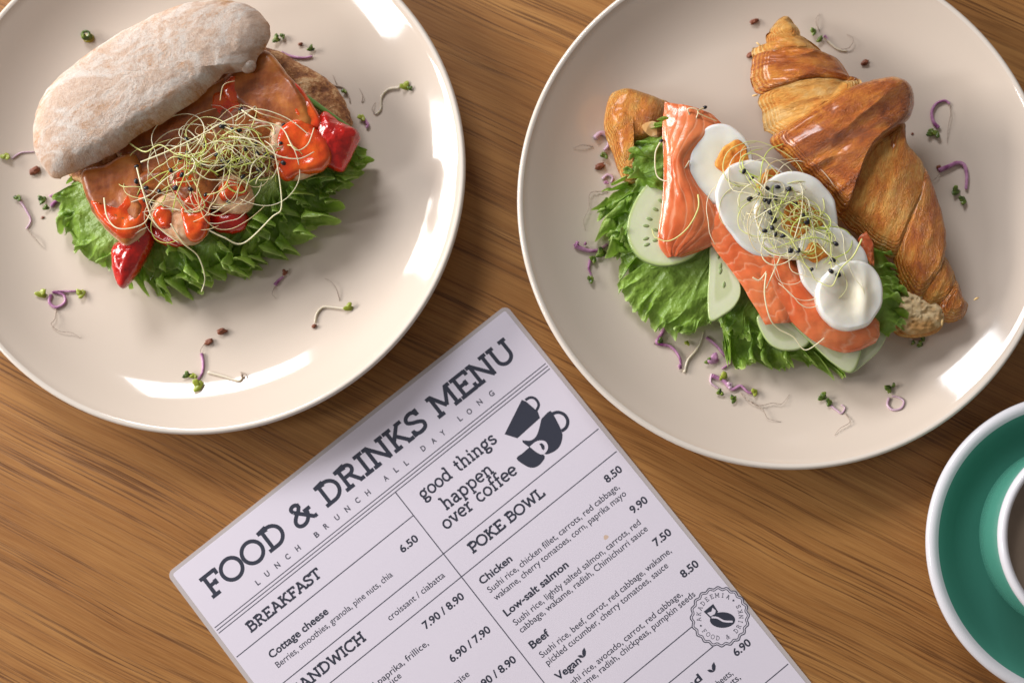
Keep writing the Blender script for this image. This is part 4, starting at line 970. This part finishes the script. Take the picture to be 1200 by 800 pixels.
pillow('crumb', [(752, 148), (765, 142), (776, 150), (774, 160), (762, 160)], 3.02, 0.16, M['crumb'], cb, n=30, rings=6, under=.15)
pillow('crust_flank', [(722, 175), (736, 172), (744, 190), (750, 210), (738, 216), (727, 205)], 1.9, .8, M['pastry'], cb, n=50, rings=12, under=.8, direc=(10, 30), extra={'tone': .38})
pillow('crumb', [(1050, 350), (1068, 338), (1090, 346), (1106, 366), (1102, 382), (1082, 391), (1060, 389), (1048, 372)], 2.0, 0.5, M['crumb'], cb, prof='disc', edge=.5, n=110, rings=30, under=.5, disp=lambda x, y, s: .12 * fbm(x * 2.2, y * 2.2, 0, 3, 9) - .16 * np.clip(abs(vn(x * 4.5, y * 4.5, 0, 19)) - .35, 0, 1))
pillow('crust_edge', [(1045, 384), (1062, 383), (1082, 385), (1098, 376), (1108, 372), (1100, 388), (1080, 395), (1055, 394)], 1.5, .55, M['pastry'], cb, n=60, rings=8, under=.7, extra={'tone': .42}, direc=(30, -6))

# lettuce
g = 'lettuce leaves in the croissant sandwich'
frill('lettuce_leaf', [(790, 150), (800, 190), (800, 230)], [(770, 140), (736, 178), (742, 222)], 2.7, [2.9, 2.8, 2.4], 'frilly lettuce spilling over the left tip of the croissant', 23, 9, 0.34, 'lettuce', 240, 36, group=g, mid=.3)
frill('lettuce_leaf', [(800, 200), (800, 250), (800, 300)], [(735, 205), (706, 232), (702, 262), (716, 300), (736, 332)], 2.2, [1.9, 1.6, 1.3, 1.2, 1.3], 'ruffled lettuce edge left of the large cucumber slice', 27, 12, 0.40, 'lettuce', 360, 44, group=g)
frill('lettuce_leaf', [(830, 250), (860, 270), (890, 300)], [(722, 335), (752, 372), (795, 395), (830, 380), (868, 372)], 2.3, [1.3, 1.2, 1.2, 1.4, 1.5], 'broad lettuce leaf with radiating veins below the cucumber', 31, 7, 0.26, 'lettuce_light', 420, 50, group=g, jag=.20, mid=.45, curl=.9)
frill('lettuce_leaf', [(850, 330), (900, 350), (960, 370)], [(845, 395), (862, 425), (905, 428), (950, 425), (985, 440)], 1.8, [1.3, 1.1, 1.1, 1.1, 1.0], 'dark frilly lettuce under the small cucumber slices', 36, 14, 0.38, 'lettuce', 380, 36, group=g, jag=.35)
frill('lettuce_leaf', [(1000, 290), (1020, 320), (1020, 370)], [(1040, 290), (1062, 335), (1060, 380)], 2.2, [2.6, 2.4, 2.2], 'dark curly lettuce between the last egg slice and the bread crumb', 41, 9, 0.36, 'lettuce', 240, 36, group=g)
frill('lettuce_leaf', [(1000, 330), (1010, 360), (1020, 385)], [(1045, 325), (1056, 360), (1050, 395)], 2.4, [2.8, 2.8, 2.3], 'thin curled lettuce strip at the lower right of the eggs', 44, 6, 0.28, 'lettuce_light', 160, 30, group=g)

frill('lettuce_leaf', [(860, 330), (900, 345), (930, 360)], [(838, 372), (868, 392), (900, 402)], 2.2, [2.0, 1.9, 1.9], 'small frill of lettuce between the narrow and the translucent cucumber slices', 47, 7, 0.34, 'lettuce', 220, 34, group=g)
frill('lettuce_leaf', [(790, 225), (790, 260), (795, 290)], [(722, 228), (716, 262), (728, 296)], 2.4, [2.1, 2.0, 1.9], 'second ruffled lettuce layer behind the largest cucumber slice', 48, 7, 0.36, 'lettuce', 240, 34, group=g)
# cucumber
def cuke(outline, z, label, tilt=(0, 0), seeds=(), center=None, th=.22, smat=True):
    o = pillow('cucumber_slice', outline, z, th * .5, M['cucumber'], prof='disc', edge=0.09, under=th * .5, tilt=tilt, n=90, rings=26, center=center, label=label, cat='cucumber', group='cucumber slices')
    c = W(*(center if center else (np.mean([p[0] for p in outline]), np.mean([p[1] for p in outline]))), z)
    for x, y, a in seeds:
        p = W(x, y, z); zz = z + th * .5 + tilt[0] * (p[0] - c[0]) + tilt[1] * (p[1] - c[1])
        V, F = ell((p[0], p[1], zz), (.17, .085, .035), a, 10, 6); mk('seed', V, F, M['cucumber_seed'], o)
cuke([(790, 196), (768, 206), (748, 228), (736, 256), (736, 282), (748, 302), (770, 312), (795, 310), (818, 296), (832, 262), (830, 225), (812, 202)], 2.75, 'largest cucumber slice tucked under the tall salmon slice', (0.04, 0.0),
     [(774, 236, 2.6), (768, 246, 2.7), (761, 257, 2.8), (757, 265, 3.0), (768, 270, 2.8), (757, 280, 3.4), (758, 287, 3.5), (768, 282, 3.3)], center=(784, 255))
cuke([(833, 282), (848, 285), (860, 310), (868, 340), (862, 358), (848, 370), (832, 376), (829, 350), (831, 315)], 2.7, 'narrow cucumber slice standing out beside the middle salmon', (0.1, 0), [(842, 300, 1.4), (844, 318, 1.3), (848, 334, 1.5), (844, 312, 1.4)], center=(846, 330))
cuke([(886, 372), (905, 368), (935, 385), (950, 398), (938, 409), (915, 410), (897, 398)], 2.3, 'small translucent cucumber slice at the lower left of the bottom salmon', (0, .1), center=(915, 388))
cuke([(922, 372), (960, 380), (1005, 405), (1008, 418), (998, 437), (975, 425), (948, 400)], 2.45, 'long cucumber slice sticking out below the bottom salmon', (0, .05), [(940, 385, .5), (952, 388, .2)], center=(970, 403))
cuke([(998, 436), (1003, 408), (1020, 385), (1036, 374), (1040, 388), (1032, 408), (1016, 424)], 2.2, 'cucumber slice with dark peel at the lower right of the salmon', (0, 0), center=(1018, 406))

# salmon
def salmon(A, B, zA, zB, label, fs, fu, seed, mid=.3, th=.26, nu=90, nv=44):
    def fn(P, U, V):
        P = P.copy(); P[..., 2] += 0.14 * fbm(U * 3, V * 2.2, seed, 3, seed) + 0.03 * fbm(U * 18, V * 9, 0, 2, seed)
        P[..., 0] += .05 * fbm(U * 5, V * 2, 3, 3, seed + 1) ; P[..., 1] += .05 * fbm(U * 5, V * 2, 7, 3, seed + 2); return P
    return sheet('salmon_slice', A, B, zA, zB, M['salmon'], nu=nu, nv=nv, fn=fn, th=th, mid=mid, extra={'fs': fs, 'fu': fu}, label=label, cat='salmon', group='smoked salmon slices')
salmon([(779, 119), (777, 150), (777, 190), (776, 225), (773, 255), (771, 285), (781, 302)], [(838, 136), (850, 160), (812, 195), (836, 240), (848, 265), (838, 285), (800, 302)], [3.2, 3.4, 3.4, 3.4, 3.3, 3.0, 2.8], [3.1, 3.1, 3.3, 3.4, 3.2, 3.0, 2.8],
       'tall salmon slice folded down at the left of the eggs', 6.5, 1.6, 51, .40)
salmon([(826, 238), (820, 262), (838, 292), (860, 322), (880, 352), (896, 380)], [(868, 232), (884, 262), (902, 292), (925, 322), (938, 350), (942, 378)], [3.1, 3.2, 3.1, 3.0, 2.9, 2.6], [3.3, 3.4, 3.4, 3.3, 3.1, 2.7],
       'middle salmon slice with cross stripes under the second egg slice', 1.2, 11.0, 52, .25)
salmon([(868, 318), (905, 352), (935, 385), (958, 402), (985, 412), (1005, 411), (1026, 402)], [(915, 295), (950, 325), (985, 345), (1005, 360), (1020, 368), (1030, 376), (1030, 386)], [2.9, 3.0, 3.0, 2.9, 2.8, 2.8, 2.8], [3.3, 3.4, 3.3, 3.2, 3.1, 3.0, 2.9],
       'bottom salmon slice draped over the long cucumber', 1.6, 6.5, 53, .35)
salmon([(1005, 280), (1012, 295), (1020, 312)], [(1016, 270), (1024, 292), (1024, 312)], [3.0, 3.0, 2.9], [3.0, 2.9, 2.8], 'small dark salmon edge showing behind the fourth egg slice', 1, 2, 54, .1, .25, 30, 14)

# eggs
def egg(cx, cy, rx, ry, rot, z, tilt, label, yolk=None, dent=0.0, th=.36):
    c0_ = W(cx, cy, z)
    a = np.linspace(0, 2 * math.pi, 25)[:-1]; r = math.radians(rot)
    O = [(cx + rx * math.cos(q) * math.cos(r) - ry * math.sin(q) * math.sin(r), cy + rx * math.cos(q) * math.sin(r) + ry * math.sin(q) * math.cos(r)) for q in a]
    dfn = (lambda x, y, s: -dent * np.exp(-((x - c0_[0] + .10) / .50) ** 2 - ((y - c0_[1] - .30) / .85) ** 2) + .16 * np.exp(-((x - c0_[0] - .55) / .3) ** 2 - ((y - c0_[1]) / 1.2) ** 2) + .06 * fbm(x * 1.5, y * 1.5, 0, 2, 3)) if dent else (lambda x, y, s: .05 * fbm(x * 1.1, y * 1.1, 0, 2, int(cx)))
    o = pillow('egg_slice', O, z, th * .5, M['egg_white'], prof='disc', edge=0.15, under=th * .5, tilt=tilt, n=80, rings=30, jag=.13, jagf=.7, seed=int(cy), label=label, cat='egg slice', group='boiled egg slices in a row', disp=dfn)
    if yolk:
        x, y, r1, r2 = yolk; c = W(cx, cy, z); p = W(x, y, z + th * .5)
        O = [(x + r1 * math.cos(q) * (1 + .12 * math.sin(3 * q + x) + .08 * math.sin(5 * q)), y + r2 * math.sin(q) * (1 + .10 * math.cos(4 * q + y))) for q in a]
        pillow('yolk', O, z + th * .5 + tilt[0] * (p[0] - c[0]) + tilt[1] * (p[1] - c[1]) - .06, .14, M['yolk'], o, prof='disc', edge=.12, under=.08, tilt=tilt, n=60, rings=14, jag=.05, jagf=3, disp=lambda x, y, s: .05 * fbm(x * 5, y * 5, 0, 3, 2))
egg(845, 194, 37, 49, -12, 3.55, (0.02, 0.05), 'first egg slice at the upper left end of the row with orange yolk', (860, 188, 20, 22))
egg(893, 247, 47, 63, -42, 3.75, (-0.10, 0.12), 'second egg slice mostly covered by sprouts', (905, 214, 18, 14))
egg(932, 255, 48, 53, -38, 4.0, (-0.06, 0.14), 'third egg slice with reddish orange yolk', (938, 258, 25, 20))
egg(975, 312, 41, 48, -40, 4.1, (-0.05, 0.14), 'fourth egg slice right of the bottom salmon', (955, 296, 15, 11))
egg(996, 347, 40, 40, -35, 4.15, (-0.05, 0.12), 'last egg slice, all white with a hollow', None, .24, .8)
pillow('radish_bit', [(958, 353), (963, 351), (968, 354), (965, 358), (960, 357)], 3.75, .1, M['pepper_skin'], n=20, rings=5, label='tiny crimson radish bit below the fourth egg slice', cat='radish')

# sprouts on the eggs
c2 = W(930, 262, 4.9)
ra = math.atan2(-(345 - 170), (1000 - 850))
def zr(x, y):
    dx, dy = x - c2[0], y - c2[1]; u_ = (dx * math.cos(ra) + dy * math.sin(ra)) / 4.6; v_ = (-dx * math.sin(ra) + dy * math.cos(ra)) / 2.6
    return 3.95 + 0.22 * min(max(u_, -1), 1) + .45 * max(0, 1 - u_ * u_ * .5 - v_ * v_)
tangle(c2[0], c2[1], 4.0, 1.35, ra, zr, 9, 50, 16, 32, 'strewn over the egg slices', 0.45, [.42, .36, .17, .05], 0.023)
longstrand([(812, 142), (806, 128), (818, 130), (812, 148)], [3.6, 3.9, 3.9, 3.6], 'tiny sprout knot at the top of the tall salmon slice', seed=False)
longstrand([(826, 126), (818, 132), (840, 142)], [3.7, 3.9, 3.7], 'short yellow sprout with black seed at the top of the tall salmon', 'sprout_tan', seed=True)
longstrand([(775, 165), (768, 180), (770, 206), (785, 212), (800, 200), (808, 188)], [3.6, 3.6, 3.5, 3.7, 3.8, 3.8], 'yellow sprout looping around the left edge of the tall salmon', 'sprout_cream', seed=True)
longstrand([(818, 228), (818, 245), (805, 268), (785, 282), (768, 278), (764, 268)], [4.0, 4.1, 4.0, 3.6, 3.4, 3.3], 'yellow sprout arc across the foot of the tall salmon', 'sprout_green')
longstrand([(898, 320), (896, 345), (902, 372), (912, 385), (930, 395), (944, 410), (966, 396)], [3.9, 3.7, 3.5, 3.2, 3.1, 3.0, 3.4], 'long cream sprout hanging over the bottom salmon and cucumber', 'sprout_cream')
longstrand([(882, 325), (890, 328), (898, 318)], [3.8, 3.8, 3.8], 'short pale sprout on the middle salmon slice')
longstrand([(915, 300), (905, 322), (898, 338)], [4.2, 3.9, 3.6], 'pale sprout slanting from the eggs to the middle salmon')
longstrand([(1010, 280), (1000, 300), (985, 315), (975, 335), (960, 330)], [4.8, 5.0, 5.0, 4.9, 4.8], 'lime sprout across the fourth egg slice', 'sprout_green')

# top half of the croissant, in overlapping pastry layers
sp = [(921, 10, 8), (921, 34, 24), (932, 62, 46), (945, 95, 60), (962, 130, 66), (990, 165, 80), (1020, 200, 76), (1048, 240, 62), (1070, 275, 52), (1088, 310, 42), (1110, 340, 30), (1125, 360, 20)]
HF0 = spine_height(sp, 3.0, 1.9, 0.62)
HF1 = spine_height([(925, 178, 40), (965, 165, 58), (1005, 140, 58), (1035, 120, 44), (1050, 115, 30), (1056, 112, 22)], 3.0, 2.2, 0.75)
HF = lambda x, y: np.maximum(HF0(x, y), HF1(x, y))
ctp = top('croissant_half', 'glossy browned upper half of the croissant leaning right of the eggs', 'croissant', W(1000, 190, 1.9))
def layer(outline, direc, tone, h, seed, center=None, ridge=.06, freq=2.2, lift=0.0, name='pastry_layer'):
    p0 = W(0, 0, 3); p1 = W(direc[0], direc[1], 3); d = (p1 - p0)[:2]; d /= np.linalg.norm(d)
    def dsp(x, y, s):
        a = x * d[0] + y * d[1]; b = -x * d[1] + y * d[0]
        return ridge * (1 - abs(vn(b * freq + .35 * vn(a * .6, b, 0, seed), a * .35, 0, seed)) * 2) + .05 * fbm(x * 1.2, y * 1.2, 0, 3, seed + 1) + .02 * vn(b * freq * 3.5, a * .8, 0, seed + 4)
    Rm = np.linalg.norm(WP(outline, 3.0)[:, :2] - WP(outline, 3.0)[:, :2].mean(0), axis=1).mean()
    def dsp2(x, y, s):
        dd = (1 - s) * Rm + .05 * fbm(x * 2, y * 2, 0, 2, seed + 8)
        st_ = sum(1 / (1 + np.exp(-(dd - q) * 55)) for q in (.10, .22, .36, .52))
        return dsp(x, y, s) + .048 * (st_ - 4)
    dsp_ = dsp2
    pillow(name, outline, 3.0, h, M['pastry'], ctp, n=170, rings=54, prof='disc', edge=0.42, under=.5, hfun=lambda x, y: HF(x, y) - .26 + lift, direc=direc, disp=dsp_, extra={'tone': tone}, center=center, jag=.05, seed=seed)
layer([(922, 10), (932, 13), (940, 34), (936, 48), (915, 48), (905, 34), (910, 22)], (10, -3), .36, .30, 80)
layer([(903, 32), (930, 34), (958, 50), (962, 62), (930, 62), (892, 62), (886, 48), (900, 46)], (30, 8), .44, .34, 81, ridge=.10)
layer([(889, 55), (905, 48), (940, 54), (975, 60), (990, 66), (1000, 82), (1006, 95), (990, 98), (960, 95), (930, 100), (896, 106), (886, 92), (884, 74)], (60, 3), .66, .42, 82, ridge=.12)
layer([(893, 106), (920, 98), (950, 92), (985, 90), (1008, 93), (1000, 112), (965, 130), (935, 150), (915, 160), (902, 150), (897, 128)], (60, -12), .32, .30, 83)
layer([(975, 240), (990, 205), (1015, 170), (1045, 150), (1060, 140), (1064, 168), (1084, 188), (1092, 215), (1075, 250), (1060, 285), (1052, 300), (1030, 292), (1005, 270)], (-20, 60), .46, .40, 86, ridge=.08, freq=.9)
layer([(1050, 300), (1058, 262), (1072, 225), (1085, 192), (1100, 218), (1110, 250), (1113, 285), (1106, 318), (1092, 342), (1078, 352), (1062, 332)], (-14, 60), .60, .46, 87, ridge=.06, freq=1.2)
layer([(1075, 345), (1088, 325), (1108, 298), (1122, 312), (1127, 330), (1118, 350), (1100, 358), (1085, 360)], (-22, 40), .50, .34, 88)
layer([(1104, 352), (1115, 335), (1127, 325), (1136, 342), (1143, 354), (1136, 370), (1120, 374), (1105, 370)], (-15, 30), .60, .40, 89)
layer([(902, 166), (915, 154), (940, 138), (970, 120), (1000, 104), (1030, 94), (1050, 90), (1066, 100), (1072, 118), (1066, 138), (1050, 152), (1026, 172), (1008, 198), (998, 228), (988, 252), (968, 232), (945, 212), (920, 190)],
      (60, -34), .72, .72, 85, ridge=.10, freq=1.3, lift=.22)
layer([(985, 248), (1000, 222), (1012, 196), (1022, 178), (1030, 180), (1022, 215), (1014, 250), (1008, 270)], (-14, 40), .62, .26, 90, lift=.12)
layer([(1032, 168), (1048, 150), (1062, 145), (1060, 165), (1050, 185), (1038, 205), (1030, 195)], (-14, 30), .60, .22, 91, lift=.14)
for i, (x, y, a) in enumerate(((889, 52, 2.4), (885, 112, 3.3), (1144, 350, .5), (1104, 378, 4.6))):
    p = W(x, y, 2.6); V, F = ell(p, (.16, .05, .04), a, 8, 5, .4, i); mk('flake', V, F, M['pastry'], ctp)

# scattered cress on the right plate
for x, y, s_, l in ((884, 25, .16, 'brown crumb left of the croissant tip'), (881, 64, .19, 'brown crumb beside the upper left of the croissant'), (1014, 73, .17, 'dark brown crumb right of the croissant layers'), (703, 195, .20, 'reddish brown crumb left of the croissant tip piece'),
                    (1069, 157, .06, 'tiny fleck right of the dark croissant layer')):
    crumb(x, y, s_, l)
cress('wispy grey green cress beside the croissant tip', [(966, 42), (972, 50), (982, 58), (992, 60)], 'cress_white', .07, [(954, 38, .22, 1.2), (960, 48, .18, .3)], [(985, 58), (995, 56), (1000, 46), (992, 40)])
cress('thin rooted cress bit beside the croissant tip', [(966, 42), (971, 48)], 'cress_purple', .08, [(962, 46, .14, .5)], [(960, 36), (956, 24), (960, 16)])
cress('purple arched cress with paired green leaves right of the croissant', [(1100, 150), (1094, 143), (1092, 132), (1097, 122), (1107, 118), (1113, 122)], 'cress_purple', .10, [(1090, 157, .25, .2), (1098, 157, .25, 1.7)], [(1113, 124), (1114, 134), (1111, 150), (1110, 168)])
cress('thick purple bent cress lowest right of the croissant', [(1100, 200), (1112, 195), (1122, 191), (1130, 194), (1133, 206), (1132, 222)], 'cress_purple', .13, [(1120, 225, .28, .6), (1129, 235, .26, 1.4)], [(1102, 200), (1098, 208), (1088, 215)], seeds=[(1100, 196)])
cress('pink and white cress at the far left of the right plate', [(697, 162), (704, 156), (712, 160), (713, 170), (708, 176)], 'cress_pink', .14, [(709, 182, .22, 2.1)], [(695, 172), (682, 170), (672, 174)])
cress('faint pink cress below the brown crumb on the right plate', [(706, 210), (712, 205), (718, 208), (716, 214)], 'cress_pink', .09, [(711, 214, .14, 2.2, 'cress_purple')])
cress('pale root thread with kinks left of the lettuce', None, leaves=[(686, 286, .10, .4, 'cress_purple')], root=[(712, 225), (692, 226), (690, 244), (684, 258), (686, 270)])
cress('magenta cress cluster left of the veined lettuce', [(674, 288), (684, 292), (694, 294), (704, 292), (712, 286)], 'cress_purple', .12, [(704, 298, .30, .5), (696, 304, .22, 1.6), (676, 287, .16, .2, 'cress_purple')])
cress('magenta stem hanging below the magenta cluster', [(692, 304), (690, 314), (693, 322)], 'cress_purple', .08, [(693, 328, .22, 1.4)])
cress('purple cress with long stems under the veined lettuce', [(782, 380), (775, 392), (770, 402), (786, 406), (796, 418), (798, 432)], 'cress_purple', .10, [(774, 400, .18, .4), (797, 430, .12, 1.2, 'cress_purple')], [(766, 402), (772, 404)])
cress('white curved cress stem under the veined lettuce', [(802, 436), (806, 422), (816, 410), (822, 398), (824, 388)], 'cress_white', .07, [(806, 402, .16, 1.9, 'cress_leaf_light')])
cress('dark purple leafed cress beside the dark frilly lettuce', [(828, 395), (840, 405), (848, 415), (856, 424), (846, 432)], 'cress_purple', .08, [(836, 422, .34, .1, 'cress_purple'), (830, 424, .20, .2), (855, 422, .18, 1.0, 'cress_purple')])
cress('tangled green and purple cress cluster at the bottom of the right plate', [(835, 440), (848, 446), (858, 456), (868, 452), (878, 460), (884, 456)], 'cress_purple', .11, [(848, 442, .26, .4, 'cress_leaf_light'), (856, 452, .20, 1.2, 'cress_pink'), (843, 460, .18, .4), (860, 468, .22, 1.0), (885, 460, .22, 1.3, 'cress_leaf_light')],
      [(868, 460), (878, 470), (890, 475), (905, 472), (916, 473), (925, 462)])
cress('brown rooted cress end left of the bottom cluster', [(834, 438), (833, 448), (842, 455)], 'cress_pink', .06, [(846, 462, .12, .2)], [(880, 470), (894, 480), (900, 490), (915, 494)])
cress('small green leafed cress below the pointed lettuce', [(972, 474), (980, 480), (986, 484), (990, 478), (986, 474)], 'cress_pink', .06, [(964, 466, .26, .2), (972, 472, .22, 1.0)], [(990, 484), (996, 494), (984, 502), (978, 510)])
cress('pink ring shaped cress near the bottom of the right plate', [(1042, 466), (1040, 474), (1046, 480), (1056, 478), (1059, 470), (1052, 465), (1045, 464)], 'cress_pink', .07, [(1042, 456, .24, 1.5), (1047, 452, .14, .4)])
cress('green cress crumbs under the cut end of the croissant', [(1066, 396), (1074, 400), (1082, 398)], 'cress_white', .07, [(1078, 404, .20, .4), (1082, 396, .20, 1.4), (1070, 402, .14, .6)])
